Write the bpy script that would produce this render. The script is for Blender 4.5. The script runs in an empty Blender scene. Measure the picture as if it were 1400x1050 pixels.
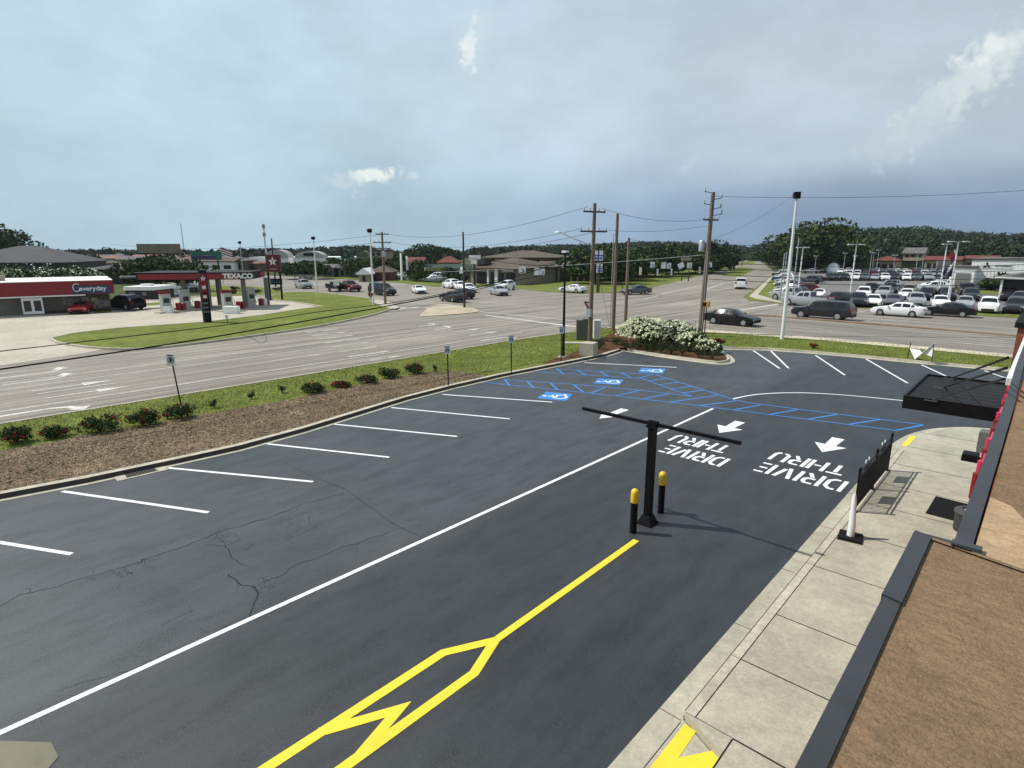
import bpy, bmesh, math, random
import numpy as np
from mathutils import Vector, Matrix
random.seed(7)
SC = bpy.context.scene
COL = SC.collection
R = math.radians
# ------------------------------------------------------------------ camera model (measured from the kerbs, all in metres)
FPX, CH = 795.0, 6.7
TH = math.atan(183/795)
YAW = R(42.6)
sT, cT = math.sin(TH), math.cos(TH)
sA, cA = math.sin(YAW), math.cos(YAW)
def ray(u, v):
    x = (u-700)/FPX; y = (525-v)/FPX
    X, Y, Z = x, cT+y*sT, -sT+y*cT
    return (X*cA-Y*sA, X*sA+Y*cA, Z, Y)
def P(u, v, z=0.0):                       # ground point that shows at photo pixel u,v
    r = ray(u, v); t = (z-CH)/r[2]
    return (r[0]*t, r[1]*t)
def Q(u, v, D):                           # point at depth D
    r = ray(u, v); t = D/r[3]
    return Vector((r[0]*t, r[1]*t, CH+r[2]*t))
def depth(x, y): return -x*sA+y*cA
def zat(x, y, v):                         # height over ground point x,y that shows at row v
    d = depth(x, y); k = (525-v)/FPX
    return CH+(k*d*cT-d*sT)/(cT+k*sT)
def onplane(u, v, A, B):                  # where pixel ray meets vertical plane through A,B
    r = ray(u, v)
    dx, dy = B[0]-A[0], B[1]-A[1]
    den = r[0]*dy-r[1]*dx
    t = (A[0]*dy-A[1]*dx)/den
    return Vector((r[0]*t, r[1]*t, CH+r[2]*t))
# ------------------------------------------------------------------ materials
def lin(c):
    return tuple((v/12.92 if v <= .04045 else ((v+.055)/1.055)**2.4) for v in c)
MATS = {}
def mat(name, col, rough=.7, metal=0.0, var=0.0, scale=8.0, bump=0.0, bscale=None, stretch=None, col2=None, spec=.5, detail=6, island=0.0, obj=False, emit=None, coat=0):
    if name in MATS: return MATS[name]
    m = bpy.data.materials.new(name); m.use_nodes = True
    nt = m.node_tree; n = nt.nodes; l = nt.links
    b = n['Principled BSDF']
    b.inputs['Roughness'].default_value = rough
    b.inputs['Metallic'].default_value = metal
    b.inputs['Specular IOR Level'].default_value = spec
    b.inputs['Coat Weight'].default_value = coat
    b.inputs['Base Color'].default_value = (*col, 1)
    m.diffuse_color = (*col, 1)
    tc = n.new('ShaderNodeTexCoord'); mp = n.new('ShaderNodeMapping')
    l.new(tc.outputs['Object'] if obj else tc.outputs['Object'], mp.inputs['Vector'])
    if stretch: mp.inputs['Scale'].default_value = stretch
    if var or col2:
        ns = n.new('ShaderNodeTexNoise'); ns.inputs['Scale'].default_value = scale; ns.inputs['Detail'].default_value = detail; ns.inputs['Roughness'].default_value = .62
        l.new(mp.outputs[0], ns.inputs['Vector'])
        cr = n.new('ShaderNodeValToRGB')
        cr.color_ramp.elements[0].position = .3; cr.color_ramp.elements[1].position = .7
        c2 = col2 if col2 else tuple(min(1, c*(1+var)) for c in col)
        c1 = tuple(c*(1-var) for c in col) if var else col
        cr.color_ramp.elements[0].color = (*c1, 1); cr.color_ramp.elements[1].color = (*c2, 1)
        l.new(ns.outputs['Fac'], cr.inputs['Fac'])
        l.new(cr.outputs[0], b.inputs['Base Color'])
        last = cr.outputs[0]
        if island:
            g = n.new('ShaderNodeNewGeometry'); mm = n.new('ShaderNodeMapRange'); mm.inputs['To Min'].default_value = 1-island; mm.inputs['To Max'].default_value = 1+island
            l.new(g.outputs['Random Per Island'], mm.inputs['Value'])
            mx = n.new('ShaderNodeVectorMath'); mx.operation = 'SCALE'
            l.new(last, mx.inputs[0]); l.new(mm.outputs[0], mx.inputs['Scale']); l.new(mx.outputs[0], b.inputs['Base Color'])
    if bump:
        nb = n.new('ShaderNodeTexNoise'); nb.inputs['Scale'].default_value = bscale or scale*4; nb.inputs['Detail'].default_value = 4
        l.new(mp.outputs[0], nb.inputs['Vector'])
        bp = n.new('ShaderNodeBump'); bp.inputs['Strength'].default_value = 1; bp.inputs['Distance'].default_value = bump
        l.new(nb.outputs['Fac'], bp.inputs['Height']); l.new(bp.outputs[0], b.inputs['Normal'])
    if emit:
        b.inputs['Emission Color'].default_value = (*emit, 1); b.inputs['Emission Strength'].default_value = 1
    MATS[name] = m
    return m
def ground_mat(name, layers, base, rough=.8, bump=.003, bscale=60, spec=.5, roughvar=None, split=None):
    """base colour multiplied by several noise layers: (scale, (sx,sy,sz), lo, hi, ramp0, ramp1)"""
    m = bpy.data.materials.new(name); m.use_nodes = True
    nt = m.node_tree; n = nt.nodes; l = nt.links; b = n['Principled BSDF']
    b.inputs['Roughness'].default_value = rough; b.inputs['Specular IOR Level'].default_value = spec
    tc = n.new('ShaderNodeTexCoord'); rgb = n.new('ShaderNodeRGB'); rgb.outputs[0].default_value = (*base, 1)
    cur = rgb.outputs[0]
    if split:
        ax, pos, fac, wid = split
        sp = n.new('ShaderNodeSeparateXYZ'); l.new(tc.outputs['Object'], sp.inputs[0])
        mr = n.new('ShaderNodeMapRange'); mr.inputs['From Min'].default_value = pos-wid; mr.inputs['From Max'].default_value = pos+wid
        mr.inputs['To Min'].default_value = 1; mr.inputs['To Max'].default_value = fac
        l.new(sp.outputs[ax], mr.inputs['Value'])
        v = n.new('ShaderNodeVectorMath'); v.operation = 'SCALE'; l.new(cur, v.inputs[0]); l.new(mr.outputs[0], v.inputs['Scale']); cur = v.outputs[0]
    for i, (sc, st, lo, hi, r0, r1) in enumerate(layers):
        mp = n.new('ShaderNodeMapping'); mp.inputs['Scale'].default_value = st; mp.inputs['Location'].default_value = (i*7.3, i*3.1, 0)
        l.new(tc.outputs['Object'], mp.inputs['Vector'])
        ns = n.new('ShaderNodeTexNoise'); ns.inputs['Scale'].default_value = sc; ns.inputs['Detail'].default_value = 6; ns.inputs['Roughness'].default_value = .6
        l.new(mp.outputs[0], ns.inputs['Vector'])
        mr = n.new('ShaderNodeMapRange'); mr.inputs['From Min'].default_value = r0; mr.inputs['From Max'].default_value = r1
        mr.inputs['To Min'].default_value = lo; mr.inputs['To Max'].default_value = hi
        l.new(ns.outputs['Fac'], mr.inputs['Value'])
        v = n.new('ShaderNodeVectorMath'); v.operation = 'SCALE'; l.new(cur, v.inputs[0]); l.new(mr.outputs[0], v.inputs['Scale']); cur = v.outputs[0]
        if roughvar and i == 0:
            m2 = n.new('ShaderNodeMapRange'); m2.inputs['From Min'].default_value = r0; m2.inputs['From Max'].default_value = r1
            m2.inputs['To Min'].default_value = roughvar[0]; m2.inputs['To Max'].default_value = roughvar[1]
            l.new(ns.outputs['Fac'], m2.inputs['Value']); l.new(m2.outputs[0], b.inputs['Roughness'])
    l.new(cur, b.inputs['Base Color'])
    if bump:
        nb = n.new('ShaderNodeTexNoise'); nb.inputs['Scale'].default_value = bscale; nb.inputs['Detail'].default_value = 5; nb.inputs['Roughness'].default_value = .7
        l.new(tc.outputs['Object'], nb.inputs['Vector'])
        bp = n.new('ShaderNodeBump'); bp.inputs['Strength'].default_value = 1; bp.inputs['Distance'].default_value = bump
        l.new(nb.outputs['Fac'], bp.inputs['Height']); l.new(bp.outputs[0], b.inputs['Normal'])
    MATS[name] = m
    return m
A_LOT = ground_mat('sealed_asphalt', [(.22, (1, 1, 1), .82, 1.2, .3, .7), (.9, (1.5, .35, 1), .93, 1.07, .3, .7), (1.6, (2.2, .5, 1), .88, 1.04, .36, .55), (14, (1, 1, 1), .93, 1.07, .3, .7), (30, (1, 1, 1), .86, 1.08, .4, .6), (110, (1, 1, 1), .68, 1.4, .3, .7)],
                   (.050, .056, .061), rough=.56, bump=.0035, bscale=130, spec=.5, roughvar=(.47, .62), split=('X', -10.0, .62, .5))
def speckle(m, sc=70, mod=.7, lo=.55, hi=1.0):
    nt = m.node_tree; n = nt.nodes; l = nt.links; b = n['Principled BSDF']; src = b.inputs['Base Color'].links[0].from_socket
    tc = n.new('ShaderNodeTexCoord')
    a = n.new('ShaderNodeTexNoise'); a.inputs['Scale'].default_value = sc; a.inputs['Detail'].default_value = 3; l.new(tc.outputs['Object'], a.inputs['Vector'])
    mp = n.new('ShaderNodeMapping'); mp.inputs['Scale'].default_value = (1.6, .5, 1); l.new(tc.outputs['Object'], mp.inputs['Vector'])
    c = n.new('ShaderNodeTexNoise'); c.inputs['Scale'].default_value = mod; c.inputs['Detail'].default_value = 7; c.inputs['Roughness'].default_value = .65; l.new(mp.outputs[0], c.inputs['Vector'])
    r = n.new('ShaderNodeMapRange'); r.inputs['From Min'].default_value = .46; r.inputs['From Max'].default_value = .62; l.new(c.outputs['Fac'], r.inputs['Value'])
    q = n.new('ShaderNodeMapRange'); q.inputs['From Min'].default_value = .42; q.inputs['From Max'].default_value = .56; q.inputs['To Min'].default_value = lo; q.inputs['To Max'].default_value = hi; l.new(a.outputs['Fac'], q.inputs['Value'])
    mx = n.new('ShaderNodeMix'); mx.data_type = 'FLOAT'; mx.inputs[2].default_value = 1.0; l.new(r.outputs[0], mx.inputs[0]); l.new(q.outputs[0], mx.inputs[3])
    v = n.new('ShaderNodeVectorMath'); v.operation = 'SCALE'; l.new(src, v.inputs[0]); l.new(mx.outputs[0], v.inputs['Scale']); l.new(v.outputs[0], b.inputs['Base Color'])
speckle(A_LOT, 45, 1.1, .42)
A_ROAD = ground_mat('worn_asphalt', [(.12, (1, 1, 1), .85, 1.12, .3, .7), (.55, (2.6, .07, 1), .62, 1.14, .38, .6), (1.3, (2.6, .05, 1), .82, 1.08, .38, .6), (3, (1, 1, 1), .92, 1.08, .3, .7), (40, (1, 1, 1), .85, 1.15, .3, .7)],
                    (.26, .23, .19), rough=.85, bump=.004, bscale=50)
A_ROADB = ground_mat('worn_asphalt_cross', [(.12, (1, 1, 1), .85, 1.12, .3, .7), (.55, (.07, 2.6, 1), .62, 1.14, .38, .6), (1.3, (.05, 2.6, 1), .82, 1.08, .38, .6), (3, (1, 1, 1), .92, 1.08, .3, .7)],
                    (.24, .215, .18), rough=.85, bump=.004, bscale=50)
M_DLOT = ground_mat('old_asphalt', [(.1, (1, 1, 1), .85, 1.1, .3, .7), (1, (1, 1, 1), .9, 1.1, .3, .7)], (.16, .15, .14), rough=.9, bump=0)
M_CONC = ground_mat('concrete', [(.5, (1, 1, 1), .76, 1.12, .3, .7), (3.5, (1, 1, 1), .86, 1.08, .35, .65), (14, (1, 1, 1), .9, 1.06, .35, .65), (70, (1, 1, 1), .78, 1.16, .3, .7)], (.43, .40, .31), rough=.85, bump=.002, bscale=90)
M_CONC2 = ground_mat('pale_concrete', [(.2, (1, 1, 1), .82, 1.1, .3, .7), (2, (1, 1, 1), .88, 1.08, .35, .65), (12, (1, 1, 1), .9, 1.1, .3, .7)], (.44, .40, .32), rough=.9, bump=.002, bscale=60)
M_KERB = ground_mat('kerb_concrete', [(1.2, (1, 1, 1), .78, 1.1, .3, .7), (9, (1, 1, 1), .8, 1.1, .35, .65), (70, (1, 1, 1), .85, 1.1, .3, .7)], (.50, .46, .36), rough=.88, bump=.002, bscale=80)
M_GRASS = ground_mat('mown_grass', [(.25, (1, 1, 1), .78, 1.2, .3, .7), (1.4, (1, 1, 1), .78, 1.15, .35, .65), (7, (1, 1, 1), .8, 1.2, .3, .7), (45, (1, 1, 1), .55, 1.4, .3, .7)], (.155, .18, .04), rough=.95, bump=.03, bscale=35, spec=.1)
M_GROUND = ground_mat('rough_ground', [(.03, (1, 1, 1), .6, 1.2, .3, .7), (.4, (1, 1, 1), .7, 1.2, .3, .7)], (.075, .09, .035), rough=.95, bump=0, spec=.1)
M_HILL = ground_mat('wooded_ground', [(.03, (1, 1, 1), .6, 1.2, .3, .7), (.3, (1, 1, 1), .5, 1.3, .3, .7)], (.022, .035, .012), rough=1, bump=0, spec=0)
M_MULCH = ground_mat('mulch', [(.5, (1, 1, 1), .72, 1.25, .3, .7), (4, (1, 1, 1), .7, 1.2, .3, .7), (30, (1, 1, 1), .5, 1.5, .3, .7), (110, (1, 1, 1), .55, 1.6, .3, .7)], (.195, .14, .092), rough=1, bump=.03, bscale=28, spec=.1)
M_MULCHR = ground_mat('red_mulch', [(4, (1, 1, 1), .7, 1.2, .3, .7), (30, (1, 1, 1), .5, 1.5, .3, .7)], (.12, .055, .035), rough=1, bump=.03, bscale=28, spec=.1)
M_ROOF = ground_mat('brown_membrane', [(.5, (1, 1, 1), .8, 1.12, .3, .7), (3, (1.0, 1.0, 1), .85, 1.1, .3, .7), (7, (1, 3, 1), .86, 1.06, .36, .62), (22, (1, 2, 1), .86, 1.06, .34, .6), (80, (1, 1, 1), .78, 1.18, .3, .7)], (.27, .178, .102), rough=.95, bump=.02, bscale=34, spec=.15)
M_ROOFL = ground_mat('tan_membrane', [(2.5, (1, 1, 1), .8, 1.1, .3, .7), (9, (1, 2, 1), .85, 1.06, .35, .6), (70, (1, 1, 1), .76, 1.18, .3, .7)], (.42, .29, .175), rough=.92, bump=.006, bscale=30, spec=.15)
def paint(name, col, wear=.12):
    m = ground_mat(name, [(1.3, (1, 1, 1), 1-wear, 1.0, .3, .6), (60, (1, 1, 1), 1-wear, 1.04, .3, .6)], col, rough=.6, bump=.002, bscale=130)
    return m
P_WHITE = paint('white_paint', (.80, .81, .81))
P_YEL = paint('yellow_paint', (.88, .64, .035))
P_BLUE = paint('blue_paint', (.04, .22, .58))
P_OLD = ground_mat('worn_white_paint', [(1.1, (1, 1, 1), .7, 1.05, .35, .6), (9, (1, 1, 1), .62, 1.05, .35, .6)], (.66, .64, .57), rough=.8, bump=.002)
M_BLACK = mat('black_coated_metal', (.004, .004, .0045), .5, spec=.2)
M_DARK = mat('dark_matt', (.009, .009, .010), .85, spec=.2)
M_GREYC = mat('coping_metal', (.045, .048, .052), .5, spec=.4, metal=.1, var=.12, scale=3, bump=.002, bscale=20)
M_WOOD = mat('weathered_pole_wood', (.17, .13, .09), .9, var=.3, scale=3, stretch=(4, 4, .5), bump=.01)
M_WOODD = mat('dark_pole_wood', (.05, .04, .03), .9, var=.3, scale=3, stretch=(4, 4, .5))
M_GALV = mat('galvanised', (.42, .44, .45), .45, metal=.5, var=.1, scale=4)
M_WHITE = mat('white_painted_metal', (.72, .73, .72), .5, var=.05, scale=2)
M_RUB = mat('black_rubber', (.006, .006, .0065), .85, spec=.2, var=.2, scale=10)
M_YELP = mat('yellow_plastic', (.75, .50, .03), .45, var=.06, scale=5)
M_RED = mat('red_panel', (.20, .003, .008), .45, var=.08, scale=1.5)
M_REDL = mat('red_lens', (.55, .02, .08), .25, var=.1, scale=5)
M_GLASS = mat('dark_glass', (.010, .012, .014), .16, spec=.5)
M_TYRE = mat('tyre_rubber', (.012, .012, .012), .85)
M_RIM = mat('alloy_rim', (.45, .46, .47), .35, metal=.7)
M_HEAD = mat('headlamp_lens', (.7, .72, .74), .15, spec=.8)
M_TAIL = mat('tail_lens', (.35, .01, .01), .25)
M_GREEN = mat('sign_green', (.015, .12, .09), .5)
M_BRICK = mat('red_brick', (.20, .06, .04), .85, var=.35, scale=9, bump=.01)
M_LAMP = mat('lamp_lens', (.6, .6, .55), .3)
def leafm(name, c, c2, island=.45): return mat(name, c, .75, var=0.001, col2=c2, scale=.6, island=island, spec=.2)
L_TREE = leafm('tree_leaf', (.022, .042, .010), (.05, .085, .02))
L_BIG = leafm('broad_tree_leaf', (.030, .052, .014), (.065, .10, .026))
L_TREE2 = leafm('tree_leaf_light', (.05, .085, .018), (.09, .13, .03))
L_WOOD = leafm('far_wood_leaf', (.014, .026, .010), (.034, .054, .020), .5)
L_SHRUB = leafm('shrub_leaf', (.02, .038, .008), (.05, .075, .018))
L_FLW = leafm('white_blossom', (.82, .82, .70), (.86, .90, .55), .1)
L_ROSE = leafm('red_blossom', (.28, .01, .015), (.40, .02, .03), .3)
L_GRASS = leafm('grass_blade', (.09, .13, .022), (.20, .235, .05), .4)
L_CHIP = leafm('bark_chip', (.125, .088, .055), (.29, .215, .14), .6)
M_BARK = mat('bark', (.06, .045, .03), .95, var=.3, scale=4)
# ------------------------------------------------------------------ object helpers
def link(o, parent=None):
    COL.objects.link(o)
    if parent is not None: o.parent = parent
    return o
def tag(o, label=None, cat=None, group=None, kind=None):
    if label: o['label'] = label
    if cat: o['category'] = cat
    if group: o['group'] = group
    if kind: o['kind'] = kind
    return o
def thing(name, label, cat, loc=(0, 0, 0), rz=0.0, group=None):
    o = bpy.data.objects.new(name, None); o.empty_display_size = .3
    o.location = loc; o.rotation_euler = (0, 0, rz); COL.objects.link(o)
    return tag(o, label, cat, group)
class MB:
    def __init__(s): s.v = []; s.f = []; s.m = []
    def add(s, vs, fs, mi=0):
        k = len(s.v); s.v += [tuple(p) for p in vs]; s.f += [tuple(i+k for i in f) for f in fs]; s.m += [mi]*len(fs); return s
    def box(s, c, d, rz=0, mi=0, taper=1.0):
        x, y, z = d[0]/2, d[1]/2, d[2]/2; cr, sr = math.cos(rz), math.sin(rz); vs = []
        for sz in (-1, 1):
            t = taper if sz > 0 else 1
            for sx, sy in ((-1, -1), (1, -1), (1, 1), (-1, 1)):
                px, py = sx*x*t, sy*y*t
                vs.append((c[0]+px*cr-py*sr, c[1]+px*sr+py*cr, c[2]+sz*z))
        return s.add(vs, [(3, 2, 1, 0), (4, 5, 6, 7), (0, 1, 5, 4), (1, 2, 6, 5), (2, 3, 7, 6), (3, 0, 4, 7)], mi)
    def bar(s, a, b, w, h=None, mi=0):
        a = Vector(a); b = Vector(b); h = h or w; d = (b-a).normalized()
        up = Vector((0, 0, 1)) if abs(d.z) < .95 else Vector((0, 1, 0))
        r = d.cross(up).normalized(); u = r.cross(d)
        vs = []
        for p in (a, b):
            for i, j in ((-1, -1), (1, -1), (1, 1), (-1, 1)): vs.append(p+r*(i*w/2)+u*(j*h/2))
        return s.add(vs, [(3, 2, 1, 0), (4, 5, 6, 7), (0, 1, 5, 4), (1, 2, 6, 5), (2, 3, 7, 6), (3, 0, 4, 7)], mi)
    def tube(s, path, r, seg=8, mi=0, cap=True):
        pts = [Vector(p) for p in path]; n = len(pts)
        rr = r if isinstance(r, (list, tuple)) else [r]*n
        k = len(s.v)
        for i, p in enumerate(pts):
            d = (pts[min(i+1, n-1)]-pts[max(i-1, 0)]).normalized()
            up = Vector((0, 0, 1)) if abs(d.z) < .9 else Vector((0, 1, 0))
            a = d.cross(up).normalized(); b = a.cross(d)
            for j in range(seg):
                t = 2*math.pi*j/seg; s.v.append(tuple(p+a*(math.cos(t)*rr[i])+b*(math.sin(t)*rr[i])))
        for i in range(n-1):
            for j in range(seg):
                s.f.append((k+i*seg+j, k+i*seg+(j+1) % seg, k+(i+1)*seg+(j+1) % seg, k+(i+1)*seg+j)); s.m.append(mi)
        if cap:
            s.f.append(tuple(k+j for j in reversed(range(seg)))); s.m.append(mi)
            s.f.append(tuple(k+(n-1)*seg+j for j in range(seg))); s.m.append(mi)
        return s
    def lathe(s, c, prof, seg=16, mi=0, axis='z'):
        path = []
        k = len(s.v)
        for r, z in prof:
            for j in range(seg):
                t = 2*math.pi*j/seg
                if axis == 'z': s.v.append((c[0]+r*math.cos(t), c[1]+r*math.sin(t), c[2]+z))
                else: s.v.append((c[0]+r*math.cos(t), c[1]+z, c[2]+r*math.sin(t)))
        for i in range(len(prof)-1):
            for j in range(seg):
                s.f.append((k+i*seg+j, k+i*seg+(j+1) % seg, k+(i+1)*seg+(j+1) % seg, k+(i+1)*seg+j)); s.m.append(mi)
        s.f.append(tuple(k+j for j in reversed(range(seg)))); s.m.append(mi)
        s.f.append(tuple(k+(len(prof)-1)*seg+j for j in range(seg))); s.m.append(mi)
        return s
    def poly(s, pts, z, mi=0):
        return s.add([(p[0], p[1], z) for p in pts], [tuple(range(len(pts)))], mi)
    def prism(s, pts, z0, z1, mi=0):
        n = len(pts)
        vs = [(p[0], p[1], z0) for p in pts]+[(p[0], p[1], z1) for p in pts]
        return s.add(vs, [tuple(range(n, 2*n)), tuple(reversed(range(n)))]+[(i, (i+1) % n, n+(i+1) % n, n+i) for i in range(n)], mi)
    def stroke(s, pts, w, z, mi=0, closed=False):      # flat mitred line on the ground
        pts = [Vector((p[0], p[1])) for p in pts]; n = len(pts); L = []; Rr = []
        for i in range(n):
            if closed: a, b = pts[i-1], pts[(i+1) % n]; d0 = (pts[i]-a).normalized(); d1 = (b-pts[i]).normalized()
            else:
                d0 = (pts[i]-pts[i-1]).normalized() if i else (pts[1]-pts[0]).normalized()
                d1 = (pts[i+1]-pts[i]).normalized() if i < n-1 else d0
            nn = Vector((-(d0+d1).y, (d0+d1).x)).normalized(); cs = max(.35, nn.dot(Vector((-d0.y, d0.x))))
            L.append(pts[i]+nn*(w/2/cs)); Rr.append(pts[i]-nn*(w/2/cs))
        k = len(s.v)
        for a, b in zip(L, Rr): s.v += [(a.x, a.y, z), (b.x, b.y, z)]
        for i in range(n if closed else n-1):
            j = (i+1) % n
            s.f.append((k+2*i+1, k+2*j+1, k+2*j, k+2*i)); s.m.append(mi)
        return s
    def build(s, name, mats, parent=None, smooth=False, tri=False):
        me = bpy.data.meshes.new(name); me.from_pydata(s.v, [], s.f)
        for m in (mats if isinstance(mats, (list, tuple)) else [mats]): me.materials.append(m)
        if len(me.materials) > 1: me.polygons.foreach_set('material_index', s.m)
        bm = bmesh.new(); bm.from_mesh(me); 
        bmesh.ops.recalc_face_normals(bm, faces=bm.faces) if not tri else None
        if tri:
            bmesh.ops.triangulate(bm, faces=[f for f in bm.faces if len(f.verts) > 4])
            for f in bm.faces:
                if f.normal.z < 0: f.normal_flip()
        bm.to_mesh(me); bm.free()
        if smooth:
            me.polygons.foreach_set('use_smooth', [True]*len(me.polygons)); me.set_sharp_from_angle(angle=R(35))
        me.update()
        return link(bpy.data.objects.new(name, me), parent)
def sheet(name, pts, z, m, label=None, kind='structure', cat=None):
    o = MB().poly(pts, z).build(name, m, tri=True)
    tag(o, label, cat, None, kind); return o
def offset(path, d):
    pts = [Vector((p[0], p[1])) for p in path]; out = []; n = len(pts)
    for i in range(n):
        d0 = (pts[i]-pts[i-1]).normalized() if i else (pts[1]-pts[0]).normalized()
        d1 = (pts[i+1]-pts[i]).normalized() if i < n-1 else d0
        nn = Vector((-(d0+d1).y, (d0+d1).x)).normalized(); cs = max(.4, nn.dot(Vector((-d0.y, d0.x))))
        q = pts[i]+nn*(d/cs); out.append((q.x, q.y))
    return out
def ribbon(mb, pa, pb, za, zb, mi=0):
    k = len(mb.v)
    for a, b in zip(pa, pb): mb.v += [(a[0], a[1], za), (b[0], b[1], zb)]
    for i in range(len(pa)-1): mb.f.append((k+2*i, k+2*i+2, k+2*i+3, k+2*i+1)); mb.m.append(mi)
def resample(path, step):
    out = [path[0]]
    for a, b in zip(path[:-1], path[1:]):
        n = max(1, int(math.dist(a, b)/step))
        for i in range(1, n+1): out.append((a[0]+(b[0]-a[0])*i/n, a[1]+(b[1]-a[1])*i/n))
    return out
def smoothp(path, it=2):
    for _ in range(it):
        q = [path[0]]
        for a, b in zip(path[:-1], path[1:]):
            q += [(a[0]*.75+b[0]*.25, a[1]*.75+b[1]*.25), (a[0]*.25+b[0]*.75, a[1]*.25+b[1]*.75)]
        q.append(path[-1]); path = q
    return path
def kerb(name, path, side=1, gutter=.32, h=.13, w=.15, zb=-.02, label=None, face=0):
    """path is the gutter's outer edge, the kerb lies to its left (side=1)"""
    mb = MB(); g = offset(path, side*gutter); t = offset(path, side*(gutter+.025)); e = offset(path, side*(gutter+w))
    if gutter > 0: ribbon(mb, path, g, .012, .010)
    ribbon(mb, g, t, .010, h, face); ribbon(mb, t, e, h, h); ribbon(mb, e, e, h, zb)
    o = mb.build(name, [M_KERB, mat('shaded_stained_concrete', (.05, .045, .035), .9, var=.3, scale=3)] if face else M_KERB); tag(o, None, None, None, 'structure'); return o  # kerb face coloured dark for its shaded side as well as sealer stain
def text_mb(body, size=1.0, bold=0.0, ext=0.0):
    cu = bpy.data.curves.new('lettering', 'FONT'); cu.body = body; cu.size = size; cu.offset = bold; cu.extrude = ext
    cu.align_x = 'CENTER'; cu.align_y = 'CENTER'
    o = bpy.data.objects.new('lettering', cu); COL.objects.link(o)
    dg = bpy.context.evaluated_depsgraph_get(); me = bpy.data.meshes.new_from_object(o.evaluated_get(dg))
    bpy.data.objects.remove(o); bpy.data.curves.remove(cu)
    return me
def lettering(name, body, size, m, parent, loc, rot, bold=0.0, ext=0.01, sx=1.0):
    me = text_mb(body, size, bold, ext); me.materials.clear(); me.materials.append(m)
    for v in me.vertices: v.co.x *= sx
    o = link(bpy.data.objects.new(name, me), parent); o.location = loc; o.rotation_euler = rot; return o
# ------------------------------------------------------------------ foliage
RNG = np.random.default_rng(11)
def leaves_np(specs, size, jit=.5, shell=.55, flat=0.0):
    """specs: (centre, radii, count). returns verts (4N,3)"""
    out = []
    for c, r, n in specs:
        d = RNG.normal(size=(n, 3)); d /= np.linalg.norm(d, axis=1)[:, None]
        rad = shell+(1-shell)*RNG.random(n)**.6
        out.append(np.array(c)+d*rad[:, None]*np.array(r))
    c = np.concatenate(out); n = len(c)
    a = RNG.normal(size=(n, 3)); a[:, 2] *= (1-flat); a /= np.linalg.norm(a, axis=1)[:, None]
    b = np.cross(a, RNG.normal(size=(n, 3))); b /= np.linalg.norm(b, axis=1)[:, None]
    s = size*(1+jit*(RNG.random(n)-.5)*2)
    a *= s[:, None]*.5; b *= s[:, None]*.32
    return np.stack([c-a, c+b, c+a, c-b], 1).reshape(-1, 3)
def np_mesh(name, v, m, parent=None, k=4):
    n = len(v)//k
    me = bpy.data.meshes.new(name); me.vertices.add(len(v)); me.vertices.foreach_set('co', v.astype(np.float32).ravel())
    me.loops.add(len(v)); me.loops.foreach_set('vertex_index', np.arange(len(v), dtype=np.int32))
    me.polygons.add(n); me.polygons.foreach_set('loop_start', np.arange(0, len(v), k, dtype=np.int32)); me.polygons.foreach_set('loop_total', np.full(n, k, dtype=np.int32))
    me.materials.append(m); me.update(calc_edges=True)
    return link(bpy.data.objects.new(name, me), parent)
def crown_specs(c, r, clumps, per, cr=.38):
    sp = []
    for i in range(clumps):
        d = RNG.normal(size=3); d /= np.linalg.norm(d); q = .35+.55*RNG.random()
        if d[2] < -.5: d[2] *= .4
        k = cr*(.7+.6*RNG.random())
        sp.append(((c[0]+d[0]*q*r[0], c[1]+d[1]*q*r[1], c[2]+d[2]*q*r[2]), (r[0]*k, r[1]*k, r[2]*k*.85), per))
    return sp
def tree(name, label, x, y, h, w, leaf=L_TREE, group=None, clumps=22, per=90, size=.5, trunk=.18, cat='tree', flowers=None, z=0):
    t = thing(name, label, cat, (x, y, z), 0, group)
    mb = MB(); tw = max(.08, h*.022)
    top = (random.uniform(-.2, .2), random.uniform(-.2, .2), h*.75)
    mb.tube([(0, 0, -.1), (0, 0, h*.25), (top[0]*.5, top[1]*.5, h*.5), top], [tw, tw*.8, tw*.5, tw*.15], 7)
    for i in range(6):
        a = i*1.05+random.random(); zz = h*(.25+.07*i)
        mb.tube([(0, 0, zz), (math.cos(a)*w*.18, math.sin(a)*w*.18, zz+h*.12), (math.cos(a)*w*.36, math.sin(a)*w*.36, zz+h*.2)], [tw*.45, tw*.3, tw*.1], 5)
    mb.build('trunk', M_BARK, t, True)
    ch = h*(1-trunk)/2
    sp = crown_specs((0, 0, h-ch), (w/2, w/2, ch), clumps, per)
    np_mesh('crown', leaves_np(sp, size), leaf, t)
    if flowers:
        sp = crown_specs((0, 0, h-ch*.85), (w/2, w/2, ch), clumps, int(per*.22)); np_mesh('blossom', leaves_np(sp, size*.9, shell=.8), flowers, t)['kind'] = 'stuff'
    return t
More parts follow.
